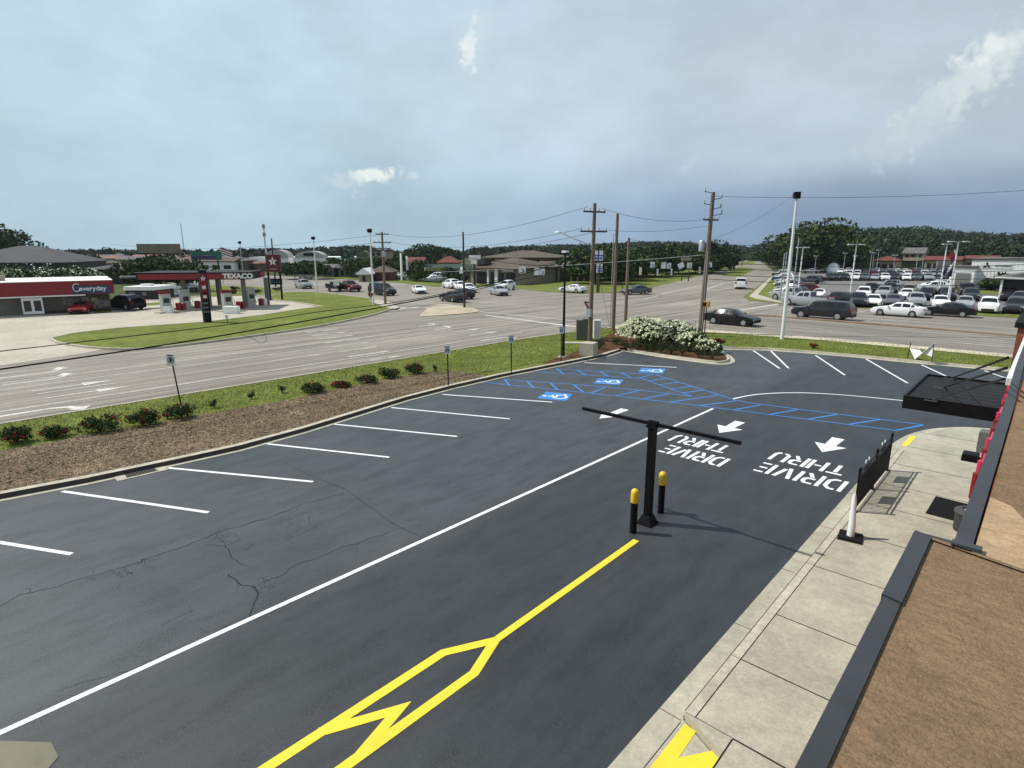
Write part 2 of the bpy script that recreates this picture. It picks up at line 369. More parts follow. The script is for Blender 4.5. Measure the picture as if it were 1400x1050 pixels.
def shrub(name, label, x, y, z, w, h, leaf=L_SHRUB, group=None, per=70, clumps=14, size=.07, flowers=None, nfl=0, fsize=.08, cat='shrub'):
    t = thing(name, label, cat, (x, y, z), random.random()*6, group)
    mb = MB()
    for i in range(6):
        a = i*1.05; mb.tube([(0, 0, 0), (math.cos(a)*w*.15, math.sin(a)*w*.15, h*.4), (math.cos(a)*w*.28, math.sin(a)*w*.28, h*.75)], [.02, .014, .005], 5)
    mb.build('stem', M_BARK, t)
    sp = crown_specs((0, 0, h*.42), (w/2, w/2, h*.5), clumps, per, .46)
    v = leaves_np(sp, size, shell=.3); v[:, 2] = np.maximum(v[:, 2], .01)
    np_mesh('foliage', v, leaf, t)
    if flowers:
        d = RNG.normal(size=(nfl, 3)); d /= np.linalg.norm(d, axis=1)[:, None]; d[:, 2] = np.abs(d[:, 2])*1.0-.12
        q = (.86+.22*RNG.random(nfl))[:, None]
        c = d*q*np.array([w/2, w/2, h*.56])+np.array([0, 0, h*.42]); sp = [(tuple(p), (fsize*.55,)*3, 9) for p in c if p[2] > .04]
        np_mesh('blossom', leaves_np(sp, fsize*.75, shell=.4), flowers, t)['kind'] = 'stuff'
    return t
# ================================================================== GROUND AND ROADS  (world X = across the lot, Y = along it)
def PX(pts, z=0): return [P(u, v, z) for u, v in pts]
gx = MB()
for i in range(1): gx.poly([(-3000, -600), (1500, -600), (1500, 3500), (-3000, 3500)], -.06)
tag(gx.build('ground', M_GROUND, tri=True), kind='structure')
sheet('road', [(-95, -60), (-20, -60), (-20, 47), (75, 52), (75, 80), (-8, 83), (-33, 92), (-80, 78), (-140, 75), (-200, 68), (-200, 44), (-95, 40)], 0.0, A_ROAD)
sheet('cross_road', [(-22, 47.2), (75, 51.2), (75, 79), (-5, 81), (-20, 70)], .005, A_ROADB)
sheet('far_road', PX([(835, 404), (1020, 408), (1042, 391), (1060, 374), (1052, 366), (1034, 354), (1027, 354), (1008, 359), (985, 366), (935, 382), (880, 395)]), .008, A_ROAD)
sheet('car_lot_ground', PX([(1064, 418), (1058, 376), (1140, 367), (1290, 369), (1420, 372), (1500, 400), (1500, 432), (1400, 434), (1330, 430), (1180, 421)]), .009, M_DLOT)
LK = [(-20.2, -8), (-20.25, 1.4), (-19.75, 5.6), (-19.85, 10.2), (-20.75, 15.7), (-21.05, 22.3), (-20.4, 31.1)]
lot_left = [(-20.2, -8)]+[P(*q) for q in [(0, 686), (120, 663), (240, 637), (330, 617), (420, 592), (490, 570), (560, 548), (625, 531), (690, 516), (760, 502), (830, 488), (853, 480.5)]]
bed = [P(*q) for q in [(853, 480.5), (905, 489), (960, 496.5)]]+smoothp([P(*q) for q in [(960, 496.5), (988, 499.5), (1006, 496), (1003, 489), (992, 483), (986, 478)]], 3)[1:]
far_k = [P(*q) for q in [(986, 478), (1050, 479.5), (1100, 483), (1170, 489), (1240, 496), (1375, 508)]]+[(3, 43.6), (14, 44)]
lk = lot_left+bed[1:]+far_k[1:]
sheet('parking_lot', lot_left+bed[1:]+far_k[1:]+[(14, -8)], .006, A_LOT)
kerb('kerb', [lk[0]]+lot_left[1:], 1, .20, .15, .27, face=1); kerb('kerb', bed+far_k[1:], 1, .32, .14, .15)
# grass strip between lot and roads
rk = [(-29.3, -40), (-29.4, 2.5), (-29.2, 14.4), (-29.3, 31.6), (-28.6, 40)]+smoothp([(-28.6, 40), (-28.2, 45), (-25.8, 47.2), (-21.3, 47.2)], 3)[1:]+[(-16, 48.4), (-11.9, 49.0), (-5, 49.2), (-1.4, 49.2), (14, 49.6)]
back = offset(lk, .32+.149)
gpoly = [(-20.7, -40)]+back+list(reversed(offset(rk, -.14)))
sheet('grass', gpoly, .122, M_GRASS)
kerb('kerb', rk, -1, 0.0, .145, .16)
# pale concrete band behind the cross road kerb
mb = MB(); bp = offset(rk[12:], -.16); ribbon(mb, offset(rk[12:], -.155), offset(rk[12:], -1.5), .137, .134)
tag(mb.build('pavement', ground_mat('cream_concrete', [(.4, (1, 1, 1), .85, 1.08, .3, .7)], (.60, .54, .40), rough=.9, bump=0)), kind='structure')
mul = PX([(0, 611), (70, 604), (130, 591), (190, 583), (260, 569), (330, 557), (400, 545), (430, 538), (480, 527), (540, 516), (590, 508), (625, 507), (655, 511), (668, 516)], .15)
mul[0] = (-26.1, -8)
lb = offset(smoothp(lot_left, 1), .32+.15)
mb = MB()
lo = [p for p in lb if p[1] < mul[-1][1]]
mulp = [(-20.65, -8)]+lo[1:]+list(reversed(mul))
sheet('mulch_bed', mulp, .135, M_MULCH)
bedin = offset(bed, .32+.149)
sheet('planting_bed', PX([(742, 496), (790, 480), (822, 462), (845, 452)], .13)+PX([(940, 456), (975, 474)], .13)+list(reversed(bedin))+list(reversed(back[10:13])), .136, M_MULCHR)
# bark chips lying on the beds (countless)
def inside(pt, poly):
    x, y = pt; c = False; j = len(poly)-1
    for i in range(len(poly)):
        xi, yi = poly[i][:2]; xj, yj = poly[j][:2]
        if (yi > y) != (yj > y) and x < (xj-xi)*(y-yi)/(yj-yi)+xi: c = not c
        j = i
    return c
def scatter(poly, n, z, size, flat=.9, up=0.0):
    xs = [p[0] for p in poly]; ys = [p[1] for p in poly]; pts = []
    while len(pts) < n:
        q = (random.uniform(min(xs), max(xs)), random.uniform(min(ys), max(ys)))
        if inside(q, poly): pts.append((q[0], q[1], z))
    c = np.array(pts); n = len(c)
    th = RNG.random(n)*6.283; a = np.stack([np.cos(th), np.sin(th), RNG.normal(size=n)*.18], 1); b = np.stack([-np.sin(th), np.cos(th), RNG.normal(size=n)*.25], 1)
    s = size*(.5+RNG.random(n)); a *= s[:, None]*.5; b *= s[:, None]*.22
    c[:, 2] += np.abs(b[:, 2])+.004
    return np.stack([c-a-b*.6, c+a-b, c+a*.9+b, c-a+b], 1).reshape(-1, 3)
def blades(poly, n, z, h):
    xs = [p[0] for p in poly]; ys = [p[1] for p in poly]; pts = []
    while len(pts) < n:
        q = (random.uniform(min(xs), max(xs)), random.uniform(max(-8, min(ys)), max(ys)))
        if inside(q, poly): pts.append((q[0], q[1], z))
    c = np.array(pts); n = len(c); th = RNG.random(n)*6.283
    b = np.stack([np.cos(th), np.sin(th), np.zeros(n)], 1)*(.009+.008*RNG.random(n))[:, None]
    t = np.stack([RNG.normal(size=n)*.02, RNG.normal(size=n)*.02, h*(.5+RNG.random(n))], 1)
    return np.stack([c-b, c+b, c+t], 1).reshape(-1, 3)
o = np_mesh('bark_chips', np.concatenate([scatter(mulp, 42000, .136, .065)]), L_CHIP); tag(o, 'loose bark chips covering the mulch bed beside the lot kerb', 'bark chips', kind='stuff')
gnear = [p for p in gpoly if True]
o = np_mesh('grass_blades', blades(gpoly, 90000, .12, .06), L_GRASS, k=3); tag(o, 'short mown grass blades on the strip between road and parking lot', 'grass', kind='stuff')
# concrete pad, bottom-left corner
o = MB().prism([(-9.32, .64), (-8.95, .66), (-8.80, .50), (-8.75, -3), (-9.95, -3), (-9.95, .1)], -.02, .016).build('concrete_pad', ground_mat('stained_concrete', [(1.5, (1, 1, 1), .75, 1.1, .3, .7), (60, (1, 1, 1), .8, 1.15, .3, .7)], (.20, .185, .13), rough=.9)); tag(o, kind='structure')
# ---------------------------------------------------------------- right-hand pavement: gutter pan, kerb, slabs
def arc(c, r, a0, a1, n=14): return [(c[0]+r*math.cos(R(a0+(a1-a0)*i/n)), c[1]+r*math.sin(R(a0+(a1-a0)*i/n))) for i in range(n+1)]
edge = [(-3.38, -4), (-3.38, 22.6)]+[(-3.36, 23.6), (-3.18, 25.1), (-2.7, 26.6), (-2.0, 27.5), (-1.1, 28.0), (0.5, 28.3)]
edge = smoothp(edge, 2)
mb = MB(); pan = offset(edge, -.36); ribbon(mb, edge, pan, .014, .02); tag(mb.build('gutter_pan', M_CONC), kind='structure')
ks = [p for p in pan if p[1] > 7.0]; ks = [(-3.02, 7.0)]+ks
mb = MB(); k1 = offset(ks, -.02); k2 = offset(ks, -.17); ribbon(mb, ks, k1, .02, .15); ribbon(mb, k1, k2, .152, .152)
mb.add([(-3.02, 7.0, .02), (-3.0, 7.0, .152), (-2.85, 7.0, .152), (-2.85, 7.0, .02)], [(0, 1, 2, 3)])
tag(mb.build('kerb', M_KERB), kind='structure')
jn = [7.0, 8.65, 10.3, 12.6, 14.8, 16.95, 18.8, 20.9, 23.1, 25.3]
mb = MB()
for a, b in zip(jn[:-1], jn[1:]): mb.prism([(-2.845, a+.008), (-.2, a+.008), (-.2, b-.008), (-2.845, b-.008)], -.02, .15)
k3 = [p for p in offset(ks, -.175) if p[1] > 25.3]
mb.prism([(-.2, 25.308), (-.2, k3[-1][1])]+[(min(p[0], -.25), p[1]) for p in reversed(k3)]+[(-2.845, 25.308)], -.02, .15)
# ramp area nearer the camera
mb.prism([(-3.02, 6.97), (-2.32, 6.62), (-2.32, -4), (-3.02, -4)], -.02, .026)
mb.prism([(-2.3, 6.98), (-.2, 6.98), (-.2, 3.4), (-2.3, 3.4)], -.02, .15); mb.prism([(-2.3, 3.38), (-.2, 3.38), (-.2, -4), (-2.3, -4)], -.02, .15)
mb.prism([(-3.0, 6.985), (-2.31, 6.985), (-2.31, 6.64)], -.02, .15)
tag(mb.build('pavement', M_CONC, tri=False), kind='structure')
mb = MB(); mb.poly([(-3.3, -4), (-.1, -4), (-.1, 25), (-2.9, 25), (-3.0, 20)], .003); tag(mb.build('joint_filler', M_DARK, tri=True), kind='structure')
# hairline joints in the gutter pan
mb = MB()
for y in (4.4, 6.94, 9.72, 12.26, 15, 17.7, 20.4, 23): mb.stroke([(-3.38, y), (-3.03, y)], .012, .0205)
for y in (3.1, .6): mb.stroke([(-3.0, y), (-2.33, y)], .012, .0285)
mb.stroke([(-3.02, 6.9), (-3.02, -4)], .012, .0283)
mb.stroke([(-2.85, 7.0), (-2.85, 22.6)], .014, .1535); mb.stroke([(-3.035, 7.0), (-3.035, 22.6)], .010, .0212)
for y in (8.65, 12.6, 16.95, 20.9): mb.stroke([(-3.03, y), (-2.85, y)], .010, .1538)
for y in jn[1:]: mb.stroke([(-2.84, y), (-.4, y)], .022, .1532)
mb.stroke([(-3.012, 7.0), (-3.012, 22.6)], .012, .1536)
mb.stroke([(-2.3, 6.985), (-.4, 6.985)], .022, .1532); mb.stroke([(-2.3, 6.97), (-2.3, -4)], .02, .1534)
tag(mb.build('slab_joint', M_DARK), kind='structure')
# ---------------------------------------------------------------- painted markings in the lot
def line(pts, w, m, z=.011, name='painted_line', closed=False):
    o = MB().stroke(pts, w, z, closed=closed).build(name, m); o['kind'] = 'structure'; return o
line([(-10.07, -3), (-10.05, 23.8)], .115, P_WHITE)
for a, b in [((85, 672), (285, 701)), ((230, 640), (428, 659)), ((360, 606.5), (532, 625.5)), ((455, 580), (625, 597)), ((535, 557.5), (697, 573)), ((605, 539.5), (755, 550)), ((799, 496), (925, 502.5)),
             ((1030, 479.5), (1066, 504)), ((1054, 480), (1078, 503.5)), ((1115, 486), (1155, 513)), ((1184, 491), (1241, 524)), ((1260, 499), (1310, 522)), ((1346, 507), (1378, 518))]:
    line([P(*a), P(*b)], .115, P_WHITE)
e = P(98, 758); line([(e[0]-4.4, e[1]-2.35), e], .115, P_WHITE)
line(smoothp([P(*q) for q in [(1000, 546), (1030, 539.5), (1070, 537), (1115, 537.5), (1170, 541.5), (1245, 549)]], 2)+[(-3.0, 31.4)], .11, P_WHITE)
yj = P(677, 876)
line([P(870, 739), yj], .15, P_YEL, .0115)
yl = [P(447, 1000), P(606, 893), yj, P(650, 921), P(470, 1050)]
l0 = P(365, 1050)
line([(l0[0]+(l0[0]-yl[1][0])*.8, l0[1]+(l0[1]-yl[1][1])*.8), P(606, 893), yj, P(648, 921), (P(470, 1050)[0]*2-P(648, 921)[0], P(470, 1050)[1]*2-P(648, 921)[1])], .17, P_YEL, .012)
line([P(436, 1002), P(545, 970.5), P(490, 1036)], .17, P_YEL, .0125)
o = MB().poly(PX([(936, 991.7), (951.4, 1002.6), (927.4, 1038.6), (977, 1028), (984.6, 1038), (955, 1090), (850, 1110), (890, 1050)]), .031).build('painted_line', P_YEL, tri=True); o['kind'] = 'structure'
o = MB().poly(PX([(1232.6, 609.4), (1240.6, 610.6), (1253, 597.4), (1244.5, 596)], .15), .157).build('painted_line', P_YEL, tri=True); o['kind'] = 'structure'
blw = .085
for seq in [[(662.5, 523), (797.5, 536.8), (940, 552.8), (1100, 573), (1226, 589)], [(690.4, 519.2), (831.8, 529.3), (917, 538.6), (947, 542.5)],
            [(737.5, 509), (876.8, 517.6), (947, 542.5)], [(761, 504.6), (895.7, 512.3), (1003, 546.5), (1018, 550), (1080, 558.3), (1262, 581)]]:
    line([P(*q) for q in seq], blw, P_BLUE)
for a, b in [((690, 519), (697, 528)), ((721, 522), (730, 530.5)), ((752.5, 524), (763, 533.5)), ((784.6, 526.5), (797.5, 536.3)), ((830, 529), (808, 537.4)), ((874, 534.3), (842, 541.5)), ((914, 539), (879.6, 545.4)),
             ((981.4, 540.7), (917, 550)), ((1007, 548.2), (957, 555)), ((1040, 554), (1004, 560.6)), ((1090, 560.4), (1052, 567)), ((1144, 567), (1105.7, 573.3)), ((1202.9, 574), (1161.4, 580.3)), ((1262, 581.5), (1225.7, 588.6)),
             ((761, 504.6), (770.7, 511)), ((790, 506.4), (800.7, 512.8)), ((820, 507.9), (831.8, 515)), ((849, 510), (862.9, 516.4)), ((891.8, 512.6), (872.5, 517.5)), ((912.9, 517.6), (887, 521)), ((927.9, 523), (901, 526.2)), ((946, 528.5), (917, 532)), ((962, 533.9), (934, 537.5))]:
    line([P(*a), P(*b)], blw*1.15, P_BLUE, .0122)
# wheelchair symbols on blue squares
def quadmap(q, x, y):
    a, b, c, d = q        # (0,0) (1,0) (1,1) (0,1)
    return tuple((a[i]*(1-x)+b[i]*x)*(1-y)+(d[i]*(1-x)+c[i]*x)*y for i in (0, 1))
for tl, tr, br, bl in [((747, 535.7), (782.5, 539), (774, 548.6), (734, 544.7)), ((817.9, 517.5), (853, 519.6), (846.8, 526.5), (811.4, 524.4)), ((876.8, 503), (910.4, 504.6), (905.7, 511), (872.5, 509))]:
    q = [P(*br), P(*tr), P(*tl), P(*bl)]
    o = MB().poly(q, .0112).build('painted_square', P_BLUE, tri=True); o['kind'] = 'structure'
    mb = MB()
    def S(pts, w): mb.stroke([quadmap(q, *p) for p in pts], w, .0135)
    S([(.40+.045*math.cos(t), .86+.045*math.sin(t)) for t in [i*.785 for i in range(9)]], .09)
    S([(.42, .74), (.45, .46), (.66, .46), (.76, .2), (.86, .24)], .11); S([(.43, .62), (.63, .62)], .09)
    S([(.47+.24*math.cos(R(t)), .33+.24*math.sin(R(t))) for t in range(115, 361, 24)], .10)
    o = mb.build('painted_symbol', P_WHITE); o['kind'] = 'structure'
# arrows pointing towards the camera
arr = [(-.20, 1.0), (.20, 1.0), (.17, 0), (.50, 0), (0, -.98), (-.50, 0), (-.17, 0)]
for cx, cy, sc in [(-4.93, 21.93, 1.02), (-8.40, 21.62, 1.0), (-12.8, 20.15, .98)]:
    o = MB().poly([(cx+x*sc, cy+y*sc) for x, y in arr], .0118).build('painted_arrow', P_WHITE, tri=True); o['kind'] = 'structure'
# DRIVE THRU, read by drivers coming towards the camera
GL = {'D': [[(0, 0), (0, 1)], [(.2, .93), (.42, .93), (.6, .75), (.6, .25), (.42, .07), (.2, .07)]],
      'R': [[(0, 0), (0, 1)], [(.2, .93), (.5, .93), (.6, .82), (.6, .6), (.5, .5), (.2, .5)], [(.36, .38), (.58, 0)]],
      'I': [[(0, 0), (0, 1)]], 'V': [[(.02, 1), (.26, .02)], [(.62, 1), (.42, .16)]],
      'E': [[(0, 0), (0, 1)], [(.2, .93), (.6, .93)], [(.2, .5), (.55, .5)], [(.2, .07), (.6, .07)]],
      'T': [[(0, .93), (.66, .93)], [(.33, .78), (.33, 0)]], 'H': [[(0, 0), (0, 1)], [(.6, 0), (.6, 1)], [(.16, .5), (.44, .5)]],
      'U': [[(0, 1), (0, .22), (.14, .07), (.25, .07)], [(.38, .07), (.48, .07), (.6, .22), (.6, 1)]]}
def stencil(word, xr, width, y0, h, slant):
    """word's left edge (for its reader) at world x=xr, runs to -x; top towards the camera (-y); y0 = foot of the letters"""
    adv = {'I': .27, 'D': .88, 'T': .86, 'V': .92, 'R': .88}; tot = sum(adv.get(c, .84) for c in word)-.22; k = width/tot; mb = MB(); x = 0
    for c in word:
        for s in GL[c]:
            mb.stroke([(xr-(x+px)*k+slant*(x+px)*0, y0-py*h) for px, py in s], .118, .0118)
        x += adv.get(c, .84)
    o = mb.build('painted_word', P_WHITE); o['kind'] = 'structure'
stencil('DRIVE', -3.62, 2.42, 18.62, .98, 0); stencil('THRU', -3.88, 2.15, 19.95, .95, 0)
stencil('DRIVE', -6.98, 2.12, 18.15, .92, 0); stencil('THRU', -7.38, 2.0, 19.42, .90, 0)
# cracks and the old paving seam
def crack(pxs, w, jit=.035, m=M_DARK):
    base = [P(*q) for q in pxs]; pts = resample(base, .22)
    pts = [pts[0]]+[(x+random.gauss(0, jit), y+random.gauss(0, jit)) for x, y in pts[1:-1]]+[pts[-1]]
    for amp in (jit*.55, jit*.3):
        q = [pts[0]]
        for a_, b_ in zip(pts[:-1], pts[1:]): q += [((a_[0]+b_[0])/2+random.gauss(0, amp), (a_[1]+b_[1])/2+random.gauss(0, amp)), b_]
        pts = q
    mb = MB(); i = 0
    while i < len(pts)-1:
        n_ = random.randint(3, 9); seg_ = pts[i:i+n_+1]
        if len(seg_) > 1: mb.stroke(seg_, w*random.uniform(.5, 1.4), .0085)
        i += n_
        if jit > .02 and random.random() < .22 and i < len(pts):
            c = pts[min(i, len(pts)-1)]; an = random.uniform(0, 6.28); tw = [c]
            for _ in range(random.randint(2, 5)): an += random.gauss(0, .5); c = (c[0]+math.cos(an)*.07, c[1]+math.sin(an)*.07); tw.append(c)
            mb.stroke(tw, w*.7, .0084)
    o = mb.build('crack', m); o['kind'] = 'structure'
Z = lambda l: [(x/2.5, y/2.5+650) for x, y in l]
crack(Z([(-60, 470), (0, 450), (70, 410), (160, 390), (300, 350), (400, 320), (520, 280), (640, 240), (740, 200), (850, 165), (960, 130), (1080, 85), (1175, 65)]), .013)
crack(Z([(780, 340), (860, 385), (885, 410), (880, 440), (855, 485)]), .016); crack(Z([(860, 385), (935, 350), (1040, 300), (1200, 240), (1385, 175)]), .010)
crack(Z([(740, 200), (770, 245), (800, 285), (845, 310)]), .011); crack(Z([(740, 205), (715, 235), (770, 245), (815, 225), (800, 195)]), .007, .02); crack(Z([(480, 300), (500, 285), (540, 290)]), .006)
crack(Z([(970, 225), (1100, 165), (1240, 115)]), .005); crack(Z([(1215, 270), (1210, 245), (1230, 230)]), .007); crack(Z([(855, 485), (700, 545), (560, 610), (430, 670), (200, 740)]), .006)
crack(Z([(550, 515), (600, 485), (665, 462)]), .006)
random.seed(77)
for cx_, cy_, n__ in [(300, 738, 16), (345, 800, 8), (160, 790, 10), (395, 712, 8), (200, 775, 6)]:      # alligator cracking
    for _ in range(n__):
        u_, v_ = cx_+random.gauss(0, 16), cy_+random.gauss(0, 7); pp = [(u_, v_)]; an = random.uniform(0, 6.28)
        for _k in range(3): an += random.gauss(0, .9); u_ += math.cos(an)*7; v_ += math.sin(an)*4; pp.append((u_, v_))
        crack(pp, .0045, .02)
crack([(388, 632), (428, 652), (470, 668), (540, 718), (578, 736)], .012, .004)
P_FADE = ground_mat('faded_paint', [(.9, (1, 1, 1), .55, 1.05, .35, .62), (6, (1, 1, 1), .55, 1.05, .35, .6)], (.46, .43, .36), rough=.85, bump=0)
# old road markings
for x, a, b, w in [(-32.15, -30, 36, .13), (-37.35, -30, 33, .12), (-39.3, -30, 30, .11)]: line([(x, a), (x+.1, b)], w, P_OLD)
for y in (4.5, 16, 27): line([(-34.9, y), (-34.9, y+3.2)], .11, P_OLD)
for y in (2, 14, 26): line([(-42.3, y), (-42.3, y+3.2)], .1, P_OLD)
def turn_arrow(px, py, mir, ln=2.9, w=.22):
    c = P(px, py); mb = MB(); s = mir
    mb.stroke([(c[0], c[1]-ln/2), (c[0], c[1]+ln*.1), (c[0]+s*.25, c[1]+ln*.28), (c[0]+s*.7, c[1]+ln*.36)], w, .0118)
    mb.poly([(c[0]+s*.65, c[1]+ln*.36-.45), (c[0]+s*1.45, c[1]+ln*.36), (c[0]+s*.65, c[1]+ln*.36+.45)], .0126)
    o = mb.build('painted_arrow', P_OLD, tri=True); o['kind'] = 'structure'
def str_arrow(px, py, ln=3.0):
    c = P(px, py); mb = MB(); mb.stroke([(c[0], c[1]-ln/2), (c[0], c[1]+ln*.2)], .15, .0118)
    mb.poly([(c[0]-.4, c[1]+ln*.1), (c[0], c[1]+ln*.5), (c[0]+.4, c[1]+ln*.1)], .0126)
    o = mb.build('painted_arrow', P_OLD, tri=True); o['kind'] = 'structure'
turn_arrow(55, 561, 1, 3.4, .3); str_arrow(122, 536, 3.4); str_arrow(102, 527, 3.4); turn_arrow(58, 520, -1, 3.2); turn_arrow(52, 511, -1, 3.2)
turn_arrow(588, 445, -1, 2.6); turn_arrow(609, 449, -1, 2.6); str_arrow(640, 451.5); str_arrow(662, 456, 3.4); turn_arrow(676, 463, 1, 3)
def seg(a, b, w=.15, m=P_OLD): line([P(*a), P(*b)], w, m)
for i in range(8):      # long bars of the crossing
    t = i/7; c = (-45.2+t*14.6, 25.3-t*4.4); line([(c[0], c[1]-1.5), (c[0], c[1]+1.5)], .55, P_FADE, .0119)
for i in range(3): line([P(547+i*16, 421.6-i*.2), P(555+i*16, 420.6-i*.2)], .6, P_OLD)
seg((664, 431), (788, 447), .5); seg((788, 447), (838, 453), .3); seg((650, 425.5), (850, 445), .25); seg((1012, 424), (1064, 416), .45)
seg((1303, 468), (1372, 474), .12); seg((1306, 460), (1372, 466), .12); seg((1120, 452), (1180, 457), .1); seg((400, 388), (470, 391), .5); seg((385, 383), (560, 398.5), .25); seg((395, 399), (520, 412), .3)
seg((430, 392), (600, 404), .15); seg((600, 404), (700, 410), .15); seg((640, 412), (760, 421), .15); seg((960, 398), (990, 387), .2); seg((905, 402), (960, 390), .2); seg((880, 409), (900, 404.5), .2); seg((1080, 428), (1400, 450), .12); seg((1080, 433), (1400, 456), .12)
# median in the cross road
md = [P(1000, 430), P(1060, 433.5), P(1140, 440), P(1270, 450.5), P(1400, 461.5), (14, 60.6)]
mb = MB(); m2 = offset(md, .75); mb.prism(md+list(reversed(m2)), -.02, .12); tag(mb.build('median', mat('rusty_concrete', (.22, .155, .10), .9, var=.35, scale=.8)), kind='structure')
# traffic island
isl = PX([(572, 432), (588, 418), (603, 414.5), (640, 419), (662, 425), (616, 429.5)], .1)
o = MB().prism(smoothp(isl+[isl[0]], 1)[:-1], -.02, .06).build('traffic_island', mat('sandy_concrete', (.42, .35, .25), .9, var=.25, scale=.5)); tag(o, kind='structure')
# gas-station forecourt and its lawn
sheet('forecourt', [(-130, -20)]+PX([(0, 500), (75, 489), (110, 484), (140, 478), (442, 422), (400, 412), (360, 410), (345, 403), (300, 404), (230, 411), (120, 412)])+[(-110, 12), (-130, 8)], .010, M_CONC2)
lawn = smoothp(PX([(72, 464), (82, 470.5), (140, 478), (200, 478.5), (300, 466.5), (400, 452.5), (450, 444), (500, 433.5), (532, 424.5), (540, 419), (520, 411), (470, 404.5), (430, 400), (395, 400)]), 1)
lawn_in = PX([(372, 404), (360, 409.5), (400, 413), (443, 420), (406, 424.5), (360, 432), (280, 442), (160, 450.5), (100, 457.5)])
sheet('grass', lawn+lawn_in, .12, M_GRASS)
kerb('kerb', lawn, -1, 0, .145, .2); kerb('kerb', [lawn[-1]]+lawn_in+[lawn[0]], -1, 0, .145, .18)
sheet('pavement', PX([(505, 412), (520, 411.5), (546, 421.5), (540, 424), (524, 421)]), .15, M_CONC2)
for k, pp in enumerate([[(284, 406), (330, 404.5), (388, 400.5), (383, 395), (330, 391), (282, 391)], [(165, 420), (230, 416), (226, 413), (165, 417)], [(440, 380), (520, 384), (600, 392.5), (612, 389), (520, 380), (440, 377)],
            [(640, 391.5), (655, 392), (690, 386), (690, 383), (656, 384)], [(698, 393.5), (748, 399), (790, 401.5), (848, 400.5), (852, 392), (835, 385), (770, 383), (720, 386.5)], [(850, 401), (892, 393), (935, 382.5), (1004, 366), (996, 362.5), (930, 370), (850, 382)],
            [(986, 377.3), (1012, 378), (1033, 368), (1012, 364.5)], [(1008, 362.8), (1032, 360.5), (1031, 352.5)], [(1016, 406), (1024, 411), (1070, 415.5), (1068, 411), (1062, 377), (1058, 373.5), (1040, 389)], [(1075, 415), (1180, 421.5), (1325, 431), (1400, 435.5), (1500, 440), (1500, 435), (1330, 427), (1180, 418), (1075, 412.5)],
            [(1275, 400), (1369, 403), (1400, 404), (1420, 399), (1290, 395)], [(1140, 372.5), (1300, 373.5), (1420, 374), (1420, 368), (1150, 367)], [(128, 429), (152, 427), (152, 420), (130, 422)]]):
    sheet('grass', PX(pp), .03 if k not in (2,) else .04, M_GRASS)
for pp in [[(1024, 405.5), (1034, 409), (1070, 414.7), (1070, 412.7), (1036, 403), (1059.5, 376), (1056.5, 376)]]: sheet('pavement', PX(pp), .045, M_CONC2)
# ================================================================== CAMERA, SUN, SKY
cd = bpy.data.cameras.new('camera'); cam = bpy.data.objects.new('camera', cd); COL.objects.link(cam)
cam.location = (0, 0, CH); cam.rotation_euler = (math.pi/2-TH, 0, YAW)
cd.sensor_width = 36; cd.lens = FPX/1400*36; cd.clip_end = 6000; cd.clip_start = .05
SC.camera = cam
SUNV = Vector((-.863, -.51, 1.28)).normalized()
sd = bpy.data.lights.new('sun', 'SUN'); sd.energy = 4.4; sd.angle = R(.9); sd.color = (1, .955, .88)
so = bpy.data.objects.new('sun', sd); COL.objects.link(so); so.rotation_euler = SUNV.to_track_quat('Z', 'Y').to_euler(); so.location = (0, 0, 60)
W = bpy.data.worlds.new('World'); SC.world = W; W.use_nodes = True
nt = W.node_tree; n = nt.nodes; l = nt.links; bg = n['Background']; bg.inputs['Strength'].default_value = .1
sky = n.new('ShaderNodeTexSky'); sky.sky_type = 'NISHITA'; sky.sun_disc = False
sky.sun_elevation = math.asin(SUNV.z); sky.sun_rotation = math.atan2(SUNV.x, SUNV.y); sky.air_density = 1.3; sky.dust_density = 2.5
tc = n.new('ShaderNodeTexCoord'); sep = n.new('ShaderNodeSeparateXYZ'); l.new(tc.outputs['Generated'], sep.inputs[0])
def math_n(op, a, b=None, c=None, clamp=False):
    m = n.new('ShaderNodeMath'); m.operation = op; m.use_clamp = clamp
    for i, x in enumerate((a, b, c)):
        if x is None: continue
        if isinstance(x, (int, float)): m.inputs[i].default_value = x
        else: l.new(x, m.inputs[i])
    return m.outputs[0]
def noise_n(vec, sc, st=(1, 1, 1), det=6, loc=(0, 0, 0), rough=.55):
    mp = n.new('ShaderNodeMapping'); mp.inputs['Scale'].default_value = st; mp.inputs['Location'].default_value = loc; l.new(vec, mp.inputs['Vector'])
    s = n.new('ShaderNodeTexNoise'); s.inputs['Scale'].default_value = sc; s.inputs['Detail'].default_value = det; s.inputs['Roughness'].default_value = rough
    l.new(mp.outputs[0], s.inputs['Vector']); return s.outputs['Fac']
gen = tc.outputs['Generated']
wob = noise_n(gen, 1.7, (1, 1, 3.5), 5, rough=.45)
el = math_n('ADD', sep.outputs['Z'], math_n('MULTIPLY', math_n('SUBTRACT', wob, .5), .16))
cr = n.new('ShaderNodeValToRGB'); l.new(el, cr.inputs['Fac']); er = cr.color_ramp
while len(er.elements) > 1: er.elements.remove(er.elements[-1])
def srgb(r, g, b): return (*lin((r/255, g/255, b/255)), 1)
stops = [(0, (138, 163, 192)), (.045, (132, 157, 187)), (.095, (154, 175, 199)), (.15, (190, 206, 219)), (.25, (198, 212, 223)), (.36, (190, 205, 217)), (.5, (178, 196, 209)), (.8, (148, 172, 195))]
er.elements[0].position = 0; er.elements[0].color = srgb(*stops[0][1])
for p, c in stops[1:]:
    e_ = er.elements.new(p); e_.color = srgb(*c)
